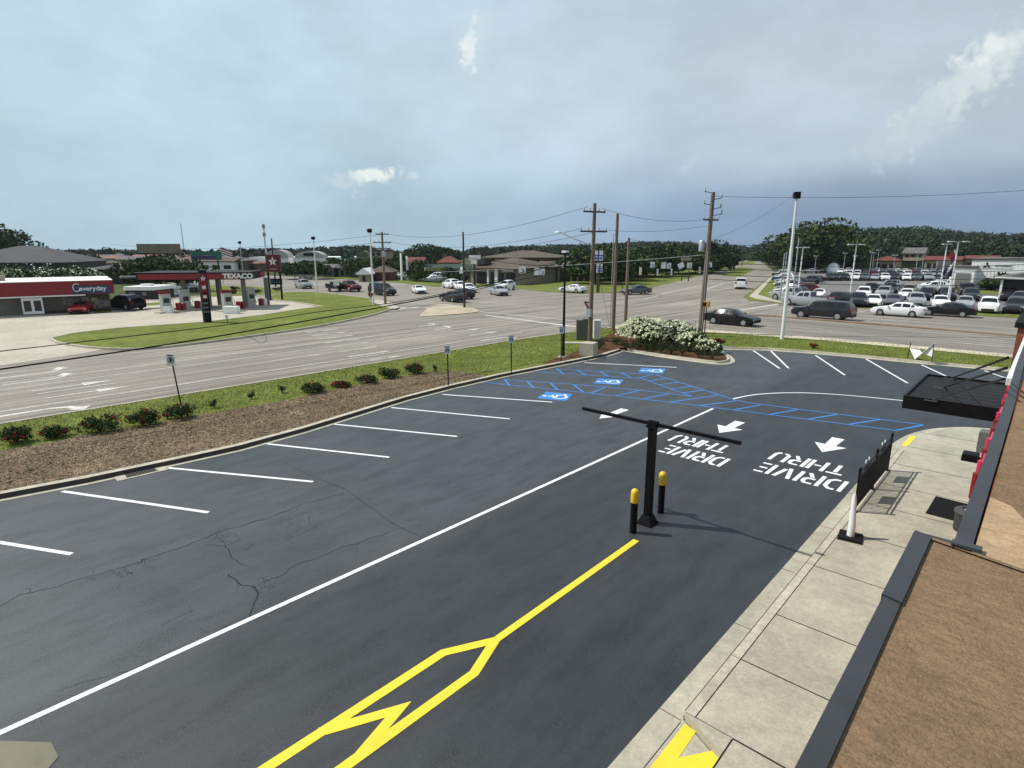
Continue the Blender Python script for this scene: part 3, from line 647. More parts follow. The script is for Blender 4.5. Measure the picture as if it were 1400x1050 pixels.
# brighter, greener to the left; greyer to the right
ld = (ray(0, 300)[0], ray(0, 300)[1]); k_ = math.hypot(*ld); ld = (ld[0]/k_, ld[1]/k_)
az = math_n('ADD', math_n('MULTIPLY', sep.outputs['X'], ld[0]), math_n('MULTIPLY', sep.outputs['Y'], ld[1]))
lf = n.new('ShaderNodeMapRange'); lf.interpolation_type = 'SMOOTHSTEP'; lf.inputs['From Min'].default_value = .45; lf.inputs['From Max'].default_value = 1.05; l.new(az, lf.inputs['Value'])
def mixc(f, a, b, mode='MIX'):
    m = n.new('ShaderNodeMix'); m.data_type = 'RGBA'; m.blend_type = mode
    if isinstance(f, (int, float)): m.inputs['Factor'].default_value = f
    else: l.new(f, m.inputs['Factor'])
    for i, x in ((6, a), (7, b)):
        if isinstance(x, tuple): m.inputs[i].default_value = x
        else: l.new(x, m.inputs[i])
    return m.outputs[2]
cur = mixc(lf.outputs[0], cr.outputs[0], mixc(.75, cr.outputs[0], srgb(192, 222, 233)))
# soft broad cloud mottling
nz = noise_n(gen, 2.8, (1, 1, 2.0), 9, (3, 1, 2), .58)
mr = n.new('ShaderNodeMapRange'); mr.inputs['From Min'].default_value = .35; mr.inputs['From Max'].default_value = .68; mr.inputs['To Min'].default_value = .84; mr.inputs['To Max'].default_value = 1.13; l.new(nz, mr.inputs['Value'])
vs = n.new('ShaderNodeVectorMath'); vs.operation = 'SCALE'; l.new(cur, vs.inputs[0]); l.new(mr.outputs[0], vs.inputs['Scale']); cur = vs.outputs[0]
# small sunlit cumulus in gaps of the deck
def puff(u, v, wu, wv, col, strength, tilt=0.0, seed=0):
    global cur
    d = ray(u, v); D = Vector(d[:3]).normalized(); Rg = Vector((-d[1], d[0], 0)).normalized()*-1; Up = Rg.cross(D).normalized()
    if Up.z < 0: Up = -Up
    Rr = Rg*math.cos(tilt)+Up*math.sin(tilt); Uu = Up*math.cos(tilt)-Rg*math.sin(tilt)
    def dot(vv):
        q = n.new('ShaderNodeVectorMath'); q.operation = 'DOT_PRODUCT'; l.new(gen, q.inputs[0]); q.inputs[1].default_value = vv; return q.outputs['Value']
    x = math_n('DIVIDE', dot(Rr), wu/FPX); y = math_n('DIVIDE', dot(Uu), wv/FPX)
    r2 = math_n('ADD', math_n('MULTIPLY', x, x), math_n('MULTIPLY', y, y))
    ns = noise_n(gen, 48, (1, 1, 1), 9, (seed, seed*2, 0), .6)
    ns2 = noise_n(gen, 9, (1, 1, 1), 3, (seed*3, 0, 1), .5)
    f = math_n('SUBTRACT', math_n('ADD', math_n('SUBTRACT', 1.0, math_n('SQRT', r2)), math_n('MULTIPLY', math_n('SUBTRACT', ns, .5), 3.0)), math_n('MULTIPLY', math_n('SUBTRACT', ns2, .5), -1.4))
    s = n.new('ShaderNodeMapRange'); s.interpolation_type = 'SMOOTHSTEP'; s.inputs['From Min'].default_value = .08; s.inputs['From Max'].default_value = .82; l.new(f, s.inputs['Value'])
    front = math_n('GREATER_THAN', dot(D), .5)
    cur = mixc(math_n('MULTIPLY', math_n('MULTIPLY', s.outputs[0], strength), front), cur, srgb(*col))
puff(643, 57, 17, 30, (246, 250, 250), .9, -.15, 1.3); puff(650, 62, 34, 55, (205, 218, 226), .4, -.2, 9)
puff(508, 240, 36, 11, (243, 248, 242), .9, .12, 2.1); puff(478, 250, 40, 20, (208, 220, 228), .55, .3, 3.3)
puff(566, 240, 8, 6, (215, 226, 230), .5, .3, 8.3)
puff(1335, 100, 85, 34, (216, 226, 226), .85, .78, 4.2); puff(1362, 62, 34, 26, (236, 243, 241), .75, .4, 5.7); puff(1290, 130, 48, 24, (208, 220, 222), .7, .5, 6.1)
puff(948, 220, 12, 17, (205, 217, 224), .5, -.4, 7.7); puff(1240, 180, 60, 30, (195, 208, 217), .6, .6, 6.9)
sc_ = n.new('ShaderNodeVectorMath'); sc_.operation = 'SCALE'; sc_.inputs['Scale'].default_value = 10.0; l.new(cur, sc_.inputs[0])
l.new(mixc(.94, sky.outputs[0], sc_.outputs[0]), bg.inputs['Color'])
SC.view_settings.view_transform = 'Standard'; SC.view_settings.look = 'None'; SC.view_settings.exposure = .08; SC.view_settings.gamma = 1
SC.render.engine = 'CYCLES'
# ================================================================== NEAR OBJECTS
# clearance bar
t = thing('clearance_bar', 'black T-shaped drive-thru height bar on a square post between two bollards', 'height bar', (-6.62, 12.24, .006))
mb = MB(); mb.box((0, 0, 1.27), (.165, .165, 2.5)); mb.build('post', M_BLACK, t)
mb = MB(); mb.box((0, 0, .02), (.42, .42, .03)); mb.box((0, 0, .13), (.36, .36, .2), taper=.6); mb.build('base_shroud', M_BLACK, t)
mb = MB(); mb.box((.03, .0, 2.60), (4.22, .065, .08)); mb.build('crossbar', M_BLACK, t)
mb = MB(); mb.box((0, 0, 2.53), (.27, .24, .03)); mb.box((0, .06, 2.6), (.26, .02, .13)); mb.box((0, -.06, 2.6), (.26, .02, .13))
for sx in (-.1, .1): mb.tube([(sx, -.075, 2.58), (sx, .075, 2.58)], .012, 6); mb.box((sx, 0, 2.66), (.03, .03, .035))
mb.build('bracket', M_BLACK, t)
boll = thing('bollard', 'yellow-capped black bollard left of the height bar post, nearest the yellow line', 'bollard', (-6.62, 11.55, .006), group='bollards guarding the height bar')
MB().lathe((0, 0, 0), [(.085, 0), (.085, .80)], 20).build('post', M_BLACK, boll, True)
MB().lathe((0, 0, 0), [(.093, .79), (.095, .80), (.095, 1.04), (.085, 1.085), (.06, 1.12), (.02, 1.137), (.002, 1.14)], 20).build('cap', M_YELP, boll, True)
def copy_tree(o, parent=None):
    c = o.copy(); COL.objects.link(c); c.parent = parent
    for ch in [x for x in bpy.data.objects if x.parent == o]: copy_tree(ch, c)
    return c
b2 = copy_tree(boll); b2.location = (-6.67, 13.0, .006); b2['label'] = 'yellow-capped black bollard right of the height bar post, nearest the painted words'
# railing
t = thing('railing', 'black picket railing with two hanging sign panels on the pavement edge', 'railing', (-2.88, 16.15, .15))
yl_ = [0, 1.95, 3.9]
for y in yl_:
    mb = MB(); mb.box((0, y, .56), (.055, .055, 1.12)); mb.box((0, y, 1.14), (.075, .075, .03)); mb.lathe((0, y, 1.155), [(.02, 0), (.03, .03), (.012, .06)], 8); mb.box((0, y, .006), (.14, .14, .012)); mb.build('post', M_BLACK, t)
for y in yl_[:2]:
    mb = MB(); mb.box((0, y+.975, 1.06), (.035, 1.9, .03)); mb.box((0, y+.975, .12), (.035, 1.9, .03)); mb.box((0, y+.975, .93), (.03, 1.9, .025))
    mb.build('rail', M_BLACK, t)
    mb = MB()
    for i in range(17): mb.box((0, y+.10+i*.11, .525), (.03, .03, .80))
    mb.build('picket', M_BLACK, t)['kind'] = 'stuff'
    mb = MB(); mb.box((-.035, y+1.05, .74), (.012, .62, .42)); mb.build('sign_panel', M_BLACK, t)
    mb = MB(); mb.tube([(-.04, y+.75, 1.1), (-.07, y+.95, 1.115), (-.03, y+1.1, 1.1), (-.07, y+1.3, 1.11)], .014, 5); mb.build('strap', M_WHITE, t)
# delineator post
t = thing('delineator_post', 'leaning white plastic post on a square black rubber base on the pavement', 'delineator', (-2.6, 14.5, .155), R(8))
mb = MB(); mb.box((0, 0, .03), (.5, .5, .055), taper=.94); mb.build('base', M_RUB, t)
mb = MB(); mb.tube([(0, 0, .05), (.0, .02, .3), (-.015, .05, .62), (-.03, .08, .95), (-.035, .088, 1.05)], [.082, .078, .062, .048, .03], 16); mb.build('tube', M_WHITE, t, True)
# building under the camera: roof, copings, walls
bt = thing('restaurant_building', 'brown-roofed restaurant whose roof and dark metal edge fill the lower right corner', 'building', (0, 0, 0))
CZ = 5.05
def loc(mb, name, m, smooth=False): return mb.build(name, m, bt, smooth)
mb = MB(); mb.poly([(-.33, -6), (-.33, 4.05), (-.1, 4.05), (-.10, 19), (16, 19), (16, -6)], 5.015); mb.build('roof', M_ROOF, bt, tri=True)
lap = [(-.325, 4.03), (.15, 3.92), (.9, 3.76), (3.5, 3.2), (8, 2.3), (14, 1.1)]
up_ = [(14, 1.9), (8, 3.0), (3.5, 3.95), (1.2, 4.42), (.45, 4.62), (.11, 4.70), (.02, 4.95), (-.10, 5.05), (-.105, 4.052), (-.32, 4.052)]
mb = MB(); mb.poly(lap+up_, 5.019); mb.build('roof_patch', M_ROOFL, bt, tri=True)
mb = MB(); mb.stroke(lap, .035, 5.027); mb.build('roof_lap', M_ROOF, bt)
mb = MB(); ln_ = [(-.02, 10.2), (.4, 10.1), (2, 9.9)]; mb.stroke(ln_, .05, 5.023); mb.build('roof_lap', M_ROOFL, bt)
def coping(pts_out, w, z, name='coping', th=.05, drop=.16, tilt=.012):
    mb = MB(); a = pts_out; b = offset(a, -w)
    ribbon(mb, a, b, z, z-tilt); ribbon(mb, offset(a, .004), a, z-drop, z-.004); ribbon(mb, a, a, z-.004, z); ribbon(mb, b, offset(b, -.003), z-tilt, z-drop*.95)
    return loc(mb, name, M_GREYC)
coping([(-.385, -6), (-.385, 3.18)], .075, CZ-.006)
coping([(-.392, 3.12), (-.392, 4.03)], .085, CZ)
coping([(-.40, 4.02), (-.335, 4.065), (-.12, 4.065)], .05, CZ-.02)
coping([(-.20, 3.98), (-.20, 8.3), (-.225, 11.0), (-.235, 17)], .085, CZ-.002)
mb = MB(); mb.box((-.14, 4.02, CZ-.05), (.14, .06, .10)); loc(mb, 'coping_corner', M_GREYC)
mb = MB()     # walls
mb.box((-.24, -1.0, 2.45), (.2, 10.0, 4.88)); mb.box((-.24+.16, 4.06, 2.45), (.2, .03, 4.88)); mb.box((.02, 10.5, 2.45), (.2, 12.9, 4.88)); mb.box((8, 19, 2.45), (16, .2, 4.88)); mb.box((8, -6, 2.45), (16, .2, 4.88))
loc(mb, 'wall', M_BRICK)
mb = MB(); mb.box((-.20, 14.0, 4.86), (.19, 6.4, .10)); loc(mb, 'wall_panel', M_WHITE)
mb = MB(); mb.box((-.22, 18.1, 2.55), (.42, 2.6, 5.0)); loc(mb, 'brick_pier', M_BRICK); mb = MB(); mb.box((-.24, 18.1, 5.11), (.50, 2.7, .12)); loc(mb, 'pier_cap', M_DARK)
# raised red sign letters seen edge-on just under the coping
t = thing('wall_sign', 'row of raised red sign letters seen edge-on under the roof edge', 'wall sign', (-.235, 0, 4.40))
yy = 6.6; random.seed(4)
while yy < 16.6:
    w_ = random.uniform(.34, .52)
    mb = MB(); mb.tube([(-.01, yy, .05), (-.01, yy, .30)], .04, 10); mb.box((.0, yy+w_*.5, .17), (.05, w_*.8, random.choice((.22, .26, .30)))); mb.build('letter', M_REDL if random.random() < .7 else M_RED, t)
    yy += w_+.05
# wall lamp
t = thing('wall_lamp', 'square black flood lamp on an arm below the roof edge', 'wall lamp', (-.16, 8.6, 4.0))
c0 = onplane(1330, 625, (-.55, 0), (-.55, 30)); t.location = (-.1, c0.y, c0.z)
mb = MB(); mb.box((-.48, 0, 0), (.22, .30, .10)); mb.box((-.48, 0, .055), (.18, .24, .015)); mb.build('head', M_BLACK, t)
for i_ in range(2): MB().box((-.48, -.07+i_*.14, -.054), (.15, .1, .01)).build('lens', M_LAMP, t)
mb = MB(); mb.tube([(-.37, 0, 0), (0, 0, 0)], .02, 8); mb.box((-.02, 0, 0), (.04, .14, .16)); mb.build('arm', M_BLACK, t)
t = thing('utility_box', 'small grey box fixed to the wall above the pavement bend', 'wall box', (0, 0, 0))
c0 = onplane(1345, 603, (-.42, 0), (-.42, 30)); t.location = (-.30, c0.y, c0.z)
mb = MB(); mb.box((-.12, 0, 0), (.12, .24, .32)); mb.build('case', mat('grey_box', (.14, .15, .13), .6), t); mb = MB(); mb.box((-.184, 0, 0), (.008, .2, .28)); mb.build('cover', mat('grey_box', (.14, .15, .13), .6), t)
# entrance mat and bin
o = MB().prism([(-1.52, 17.25), (-1.49, 18.7), (-.55, 18.62), (-.55, 17.2)], .152, .166).build('door_mat', M_RUB); tag(o, 'black rectangular door mat on the pavement by the wall', 'door mat')
t = thing('litter_bin', 'round dark grey litter bin with a pale lid opening beside the door mat', 'litter bin', (-.66, 16.75, .15))
MB().lathe((0, 0, 0), [(.24, 0), (.25, .03), (.26, .42), (.28, .44), (.28, .47)], 28).build('body', mat('bin_grey', (.035, .037, .040), .6, var=.2, scale=6), t, True)
MB().lathe((0, 0, 0), [(.285, .47), (.27, .52), (.2, .56), (.14, .56), (.13, .50), (.02, .50)], 28).build('lid', mat('bin_lid', (.06, .063, .068), .5), t, True)
MB().lathe((0.02, 0.03, 0), [(.115, .505), (.112, .515), (.01, .515)], 20).build('liner', M_WHITE, t, True)
# canopy with rods
t = thing('entrance_canopy', 'flat black metal canopy hung from the wall on three rods', 'canopy', (0, 0, 0))
mb = MB(); mb.box((-1.29, 19.4, 2.97), (2.2, 3.6, .05)); mb.build('deck', mat('canopy_deck', (.014, .0145, .015), .7, spec=.25, var=.25, scale=1.2), t)
mb = MB(); mb.box((-1.33, 17.6, 2.88), (2.16, .05, .34)); mb.box((-1.33, 21.2, 2.88), (2.16, .05, .34)); mb.box((-2.40, 19.4, 2.88), (.05, 3.55, .34)); mb.build('fascia', M_BLACK, t)
mb = MB()
for i in range(7): mb.box((-1.33, 18.05+i*.45, 2.996), (2.08, .012, .006))
mb.build('seam', M_BLACK, t)
for p0, p1 in [((1303, 517), (1378, 489)), ((1291, 530), (1376, 503)), ((1279, 547), (1373, 518))]:
    q0 = P(*p0, 3.04); q1 = onplane(*p1, (-.25, 0), (-.25, 30)); y = q0[1]; x = q0[0]
    mb = MB(); mb.tube([(x, y, 3.06), q1], .017, 8); mb.build('rod', M_BLACK, t)
    mb = MB(); mb.box((x-.1, y, 3.005), (.26, .05, .02)); mb.box((x, y, 3.04), (.1, .02, .08)); mb.lathe((x-.18, y, 3.01), [(.022, 0), (.022, .03)], 8); mb.lathe((x+.05, y+.05, 3.0), [(.02, 0), (.02, .03)], 8); mb.build('rod_bracket', mat('dull_steel', (.09, .09, .09), .5, metal=.3), t)
# fallen banner between stakes on the far verge
c = P(1257, 488); t = thing('banner', 'white banner twisted between two thin stakes on the verge', 'banner', (c[0], c[1], .13))
A_ = P(1241, 489, .13); B_ = P(1274, 496, .13)
a_ = Vector((A_[0]-c[0], A_[1]-c[1], 0)); b_ = Vector((B_[0]-c[0], B_[1]-c[1], 0))
MB().tube([a_, a_+Vector((.04, 0, 1.0))], .022, 6).build('stake', M_BLACK, t); MB().tube([b_, b_+Vector((-.05, 0, 1.15))], .022, 6).build('stake', M_BLACK, t)
m_ = a_*.6+b_*.4
mb = MB(); mb.add([a_+Vector((.03, 0, .6)), a_*.55+b_*.45+Vector((0, 0, .62)), m_+Vector((-.1, -.1, .02)), b_+Vector((-.05, 0, 1.12)), b_+Vector((-.05, .02, .35)), a_*.42+b_*.58+Vector((0, .03, .45))], [(0, 1, 2), (2, 1, 5, 3), (3, 5, 4)])
q = mb.build('cloth', M_WHITE, t); md_ = q.modifiers.new('thickness', 'SOLIDIFY'); md_.thickness = .012
mb = MB(); mb.bar(m_+Vector((-.1, -.12, .02)), b_+Vector((-.05, -.04, 1.15)), .07, .02); mb.build('pole_sleeve', M_WHITE, t)
# catch-basin grating by the kerb
t = thing('drain_grate', 'iron drain grate set in the gutter beside the left kerb', 'drain grate', (*P(192, 646), .012))
ang = math.atan2(P(210, 642)[1]-P(175, 650)[1], P(210, 642)[0]-P(175, 650)[0])
t.rotation_euler.z = ang
mb = MB(); mb.box((0, -.05, .004), (1.35, .62, .008)); mb.build('concrete_apron', M_KERB, t)
mb = MB(); mb.box((0, -.03, .011), (.8, .46, .006)); mb.build('pit', M_DARK, t)
mb = MB()
for i in range(11): mb.box((-.36+i*.072, -.03, .018), (.03, .42, .012))
mb.box((0, .19, .019), (.84, .03, .014)); mb.box((0, -.25, .019), (.84, .03, .014)); mb.build('bars', mat('cast_iron', (.07, .065, .055), .7), t)
# ================================================================== PLANTING ON THE VERGES
random.seed(3)
rose = [((14, 609), 1.15, .85, 'leftmost low red-flowered shrub in the mulch bed, cut by the photo edge'), ((68, 601), 1.0, .65, 'low shrub second from the left along the mulch bed, few red flowers'),
        ((130, 593), 1.5, .95, 'wide red-flowered shrub third from the left along the mulch bed'), ((190, 584), 1.6, 1.0, 'largest dark green shrub in the mulch bed, fourth from the left'),
        ((243, 573), 1.35, .85, 'red-flowered shrub right of the largest shrub, beside the leaning post'), ((426, 538), 1.2, .8, 'dark shrub with red blooms left of the flat reddish shrub'),
        ((465, 531), 1.1, .42, 'flat reddish shrub between two taller shrubs in the mulch bed'), ((501, 525), 1.2, .75, 'shrub touching its taller green neighbour near the far end of the mulch bed'),
        ((531, 518), 1.25, .9, 'tall rounded green shrub in the middle of the far shrub group'), ((566, 512), 1.15, .85, 'brightest red-blooming shrub at the far end of the mulch bed')]
for i, ((u, v), w, h, lb_) in enumerate(rose):
    p = P(u, v, .14); nf = 34 if i in (0, 2, 3, 4, 9) else 16
    if i == 6: nf = 75
    shrub('rose_shrub', lb_, p[0]-.2, p[1]+.2, .13, w*.86, h*.72, group='red-flowered shrubs along the mulch bed', per=95, clumps=18, size=.075, flowers=L_ROSE, nfl=nf//3+2, fsize=.08)
for (u, v), lb_ in [((293, 556), 'tiny green sapling nearest the leaning post in the mulch bed'), ((344, 544), 'tiny round sapling, middle of three in the mulch bed'), ((386, 536), 'tiny round sapling farthest right of three in the mulch bed'), ((595, 507), 'tiny sapling beyond the shrubs at the far tip of the mulch bed')]:
    p = P(u, v+1, .14); shrub('sapling', lb_, p[0], p[1], .13, .32, .45, group='tiny saplings in the mulch bed', per=26, clumps=8, size=.06)
for (u, v, w, h), lb_ in [((876, 474, 3.9, 2.15), 'largest white-flowering hydrangea bush at the left of the corner bed'), ((915, 474, 3.0, 1.9), 'tall white-flowering hydrangea bush in the middle of the corner bed'),
                         ((940, 480, 2.1, 1.35), 'mid-sized white hydrangea bush in front of the big wooden pole'), ((960, 485, 1.7, 1.0), 'smallest white hydrangea bush at the tip of the corner bed')]:
    p = P(u, v, .14); shrub('hydrangea_bush', lb_, p[0], p[1]+.6, .13, w, h, group='white hydrangeas in the corner bed', per=260, clumps=24, size=.12, flowers=L_FLW, nfl=int(300*w*h/5), fsize=.14, cat='hydrangea')
ords = ['first', 'second', 'third', 'fourth', 'fifth', 'sixth', 'seventh', 'eighth', 'ninth', 'tenth', 'eleventh', 'twelfth', 'thirteenth', 'fourteenth', 'fifteenth', 'sixteenth', 'seventeenth', 'eighteenth', 'nineteenth', 'twentieth']
for i, (u, v, w) in enumerate([(820, 477, .8), (843, 471, .7), (854, 477, .8), (870, 478, .85), (886, 480, .85), (903, 482, .9), (918, 484.5, .9), (933, 486, .95), (955, 489, 1.0), (974, 491, 1.1)]):
    p = P(u, v, .14); shrub('box_shrub', ords[i]+' low round dark shrub from the left along the front of the corner bed', p[0], p[1], .13, w*1.1, w*.95, group='low round shrubs edging the corner bed', per=60, clumps=12, size=.06)
p = P(981, 480, .13); t = thing('planter', 'white round planter holding a dark red plant at the kerb tip', 'planter', (p[0], p[1], .13))
MB().lathe((0, 0, 0), [(.3, 0), (.38, .25), (.44, .38), (.40, .40), (.38, .34)], 20).build('pot', M_WHITE, t, True)
np_mesh('foliage', leaves_np(crown_specs((0, 0, .62), (.45, .45, .28), 10, 70), .09), leafm('dark_red_leaf', (.06, .012, .008), (.10, .03, .015)), t)
p = P(1112, 476, .13); shrub('rose_shrub', 'small red-flowered shrub alone on the far grass verge', p[0], p[1], .13, .7, .35, per=30, clumps=8, size=.08, flowers=L_ROSE, nfl=14, fsize=.1)
# ================================================================== POLES, SIGNS, WIRES
def pole(label, u, v, vtop, r=.15, m=M_WOOD, name='utility_pole', arms=(), z0=0, group='wooden utility poles', xf=None, arm_dir=(0.35, 1), cat='utility pole', lean=0):
    x, y = P(u, v, z0); h = zat(x, y, vtop)-z0
    t = thing(name, label, cat, (x, y, z0), 0, group)
    mb = MB(); mb.tube([(0, 0, -.1), (lean*.5, 0, h*.5), (lean, 0, h)], [r*1.1, r*.95, r*.75], 12); mb.build('post', m, t, True)
    ad = Vector((arm_dir[0], arm_dir[1], 0)).normalized()
    for zz, ln in arms:
        mb = MB(); mb.bar(ad*-ln/2+Vector((lean*zz/h, 0, zz)), ad*ln/2+Vector((lean*zz/h, 0, zz)), .09, .11); mb.build('crossarm', M_WOODD, t)
        for s in (-.47, -.2, .2, .47):
            q = ad*(ln*s)+Vector((lean*zz/h, 0, zz+.05)); MB().lathe(q, [(.02, 0), (.055, .06), (.03, .12), (.06, .16), (.02, .24)], 8).build('insulator', M_GALV, t)
    t['h'] = h; del t['h']
    return t, x, y, h
def box_part(t, name, c, d, m, rz=0): mb = MB(); mb.box(c, d, rz); return mb.build(name, m, t)
pA, xA, yA, hA = pole('tall wooden utility pole with crossarms and a street light, behind the concrete block', 806, 468, 278, .16, arms=[(9.35, 1.9), (8.0, 2.3)], lean=.1)
mb = MB(); mb.tube([(0, 0, 7.0), (-1.0, -.9, 7.5), (-1.9, -1.3, 7.95)], .035, 6); mb.build('lamp_arm', M_GALV, pA)
mb = MB(); mb.lathe((0, 0, 0), [(.05, -.02), (.16, 0), (.14, .08), (.05, .12)], 12); hd = mb.build('street_lamp_head', M_WHITE, pA); hd.location = (-2.1, -1.4, 7.93); hd.scale = (1.6, 1.0, 1)
box_part(pA, 'equipment_box', (.05, -.22, 2.2), (.3, .2, .55), M_GALV)
pB, xB, yB, hB = pole('plain tall wooden pole right of the street light pole', 838, 455, 292, .15)
MB().tube([(-.26, -.05, 0), (-.26, -.05, 8)], .04, 6).build('conduit', M_GALV, pB)
pC, xC, yC, hC = pole('shorter plain wooden pole behind the hydrangea bed', 855, 440, 325, .15)
pD, xD, yD, hD = pole('heavy wooden pole with transformer rising behind the hydrangeas', 957, 457, 263, .19, arms=[(9.0, 1.6)], lean=.25)
for zz, s in ((11.0, -.3), (10.5, .35), (10.1, -.3), (9.8, .35), (9.3, .4)):
    mb = MB(); mb.bar((.2, 0, zz), (.2+s*1.6, s*1.1, zz+.12), .05); mb.build('bracket', M_WOODD, pD); MB().lathe((.2+s*1.6, s*1.1, zz+.1), [(.04, 0), (.08, .08), (.04, .16), (.08, .22), (.02, .34)], 8).build('insulator', M_GALV, pD)
MB().lathe((-.34, -.1, 6.6), [(.05, 0), (.23, .02), (.23, .75), (.17, .85), (.05, .9)], 14).build('transformer', M_GALV, pD, True)
MB().tube([(.2, -.2, 0), (.24, -.2, 6.6)], .03, 6).build('conduit', M_GALV, pD)
pE, xE, yE, hE = pole('slim wooden pole standing on the sandy traffic island', 635, 421, 317, .13, M_WOODD)
box_part(pE, 'equipment_box', (-.25, 0, 4.6), (.35, .3, .35), M_WHITE)
pF, xF, yF, hF = pole('wooden pole with three crossarms at the lawn corner', 527, 417, 317, .16, arms=[(8.6, 1.6), (7.6, 2.2), (6.9, 2.0)])
MB().lathe((.35, -.1, 5.9), [(.05, 0), (.2, .02), (.2, .6), (.05, .7)], 12).build('transformer', M_GALV, pF, True)
pG, xG, yG, hG = pole('distant dark wooden pole left of the star sign', 377, 392, 326, .15, M_WOODD)
def light_pole(label, u, v, vtop, r=.09, m=M_GALV, head=1, group='tall parking light poles', z0=0, th=1.3):
    x, y = P(u, v, z0); h = zat(x, y, vtop)-z0
    t = thing('light_pole', label, 'light pole', (x, y, z0), 0, group)
    MB().tube([(0, 0, -.05), (0, 0, h)], [r*1.25, r*.7], 12).build('post', m, t, True)
    if head == 1:
        mb = MB(); mb.box((0, 0, h+.05), (.42, .34, .46), .5); mb.build('lamp_head', M_DARK, t); MB().box((-.12, -.2, h+.05), (.26, .02, .3), .5).build('lens', mat('amber_lens', (.25, .07, .03), .4), t)
        MB().tube([(0, 0, h-.5), (0, 0, h-.15)], .06, 8).build('collar', M_DARK, t)
    elif head == 2:
        MB().bar((-th*cA, -th*sA, h), (th*cA, th*sA, h), .09).build('crossarm', M_GALV, t)
        for s in (-1, 1): MB().box((s*th*cA, s*th*sA, h+.02), (.7, .35, .12), YAW).build('lamp_head', M_WHITE, t)
    MB().box((0, 0, .04), (.5, .5, .14)).build('base', M_CONC2, t)
    return t
light_pole('tall white light pole with dark lamp head on the near right verge', 1069, 466, 268, .12, M_WHITE)
light_pole('white light pole beside the three-armed wooden pole at the lawn corner', 511, 418, 316, .1, M_WHITE)
light_pole('white light pole on the far edge of the gas station lawn', 434, 402, 326, .1, M_WHITE)
light_pole('thin light pole behind the red gas canopy', 334, 392, 332, .09, M_GALV)
t = light_pole('black steel lamp post at the lot kerb with a pale cap', 770, 489, 344, .075, M_BLACK, 0, z0=.12); MB().box((0, 0, zat(*P(770, 489, .12), 344)-.12), (.34, .3, .12)).build('cap', M_WHITE, t)
# concrete block and cabinets at the pole foot
p = P(799, 487, .12); o = MB().box((p[0]-.1, p[1]+.55, .5), (.95, .95, .85), .3, taper=.97).build('concrete_block', M_CONC2); tag(o, 'pale concrete block beside the foot of the street light pole', 'concrete block')
for u, v, w, h, m, lb_ in [(792, 465, .85, 1.45, mat('cabinet_green', (.10, .11, .075), .6, var=.1, scale=2), 'left olive green utility cabinet by the street light pole'), (799.5, 465.5, .7, 1.55, MATS.get('cabinet_green'), 'right olive green utility cabinet by the street light pole'), (812.5, 463, .5, 1.35, M_WHITE, 'narrow white utility cabinet right of the street light pole')]:
    p = P(u, v, .12); t = thing('utility_cabinet', lb_, 'cabinet', (p[0], p[1]+.3, .12), YAW)
    m = MATS['cabinet_green'] if m is None else m
    MB().box((0, 0, h/2), (w, .55, h)).build('case', m, t); MB().box((0, 0, h+.02), (w+.06, .6, .05)).build('lid', m, t); MB().box((0, -.285, h*.5), (w*.8, .012, h*.8)).build('door', m, t)
p = P(783, 469, .12); o = MB().box((p[0], p[1], .14), (1.5, .7, .06), YAW).build('concrete_slab', M_CONC2); tag(o, 'small flat concrete slab in the grass by the green cabinets', 'slab')
# small signs on posts
def sign(label, u, v, vtop, w, h, face='ada', m=M_BLACK, lean=0.0, tiltx=0, z0=.13, yaw=None, name='sign_post', cat='sign', r=.03, group=None):
    x, y = P(u, v, z0); H_ = zat(x, y, vtop)-z0
    t = thing(name, label, cat, (x, y, z0), YAW if yaw is None else yaw, group)
    MB().tube([(0, 0, -.05), (lean, 0, H_-h*.1)], r, 8).build('post', m, t)
    if face == 'yield':
        zc = H_; MB().add([(lean-w/2, -.05, zc), (lean+w/2, -.05, zc), (lean, -.05, zc-h), (lean-w/2, -.035, zc), (lean+w/2, -.035, zc), (lean, -.035, zc-h)], [(0, 1, 2), (5, 4, 3), (0, 2, 5, 3), (1, 0, 3, 4), (2, 1, 4, 5)]).build('panel', M_RED, t)
        q = w*.24; MB().add([(lean-q, -.056, zc-h*.16), (lean+q, -.056, zc-h*.16), (lean, -.056, zc-h*.62)], [(0, 1, 2)]).build('panel_centre', M_WHITE, t)
        return t
    MB().box((lean, -.045, H_-h/2), (w, .012, h)).build('panel', M_WHITE, t)
    if face == 'ada':
        pb = mat('sign_slate', (.05, .07, .13), .5); mb = MB(); mb.box((lean, -.053, H_-h*.62), (w*.62, .004, h*.42)); mb.build('symbol', pb, t)
        mb = MB(); mb.box((lean, -.053, H_-h*.2), (w*.7, .004, h*.07)); mb.box((lean, -.053, H_-h*.3), (w*.6, .004, h*.05)); mb.build('text_line', pb, t)
        mb = MB(); mb.box((lean, -.0565, H_-h*.55), (w*.1, .003, h*.1)); mb.box((lean+.01, -.0565, H_-h*.68), (w*.3, .003, h*.1)); mb.build('figure', M_WHITE, t)
    if face == 'round':
        mb = MB(); k = [(lean+w*.33*math.cos(a), -.053, H_-h*.5+w*.36*math.sin(a)) for a in [i*.5236 for i in range(13)]]; mb.tube(k, .018, 5, cap=False); mb.box((lean, -.053, H_-h*.5), (w*.28, .003, h*.3)); mb.box((lean, -.053, H_-h*.1), (w*.6, .003, h*.08)); mb.build('marking', M_DARK, t)
    if face == 'arrow':
        mb = MB(); mb.bar((lean, -.053, H_-h*.8), (lean, -.053, H_-h*.35), .08, .003); mb.bar((lean, -.053, H_-h*.38), (lean-w*.28, -.053, H_-h*.22), .08, .003); mb.build('marking', M_DARK, t)
    return t
ag = 'accessible parking signs on black posts'
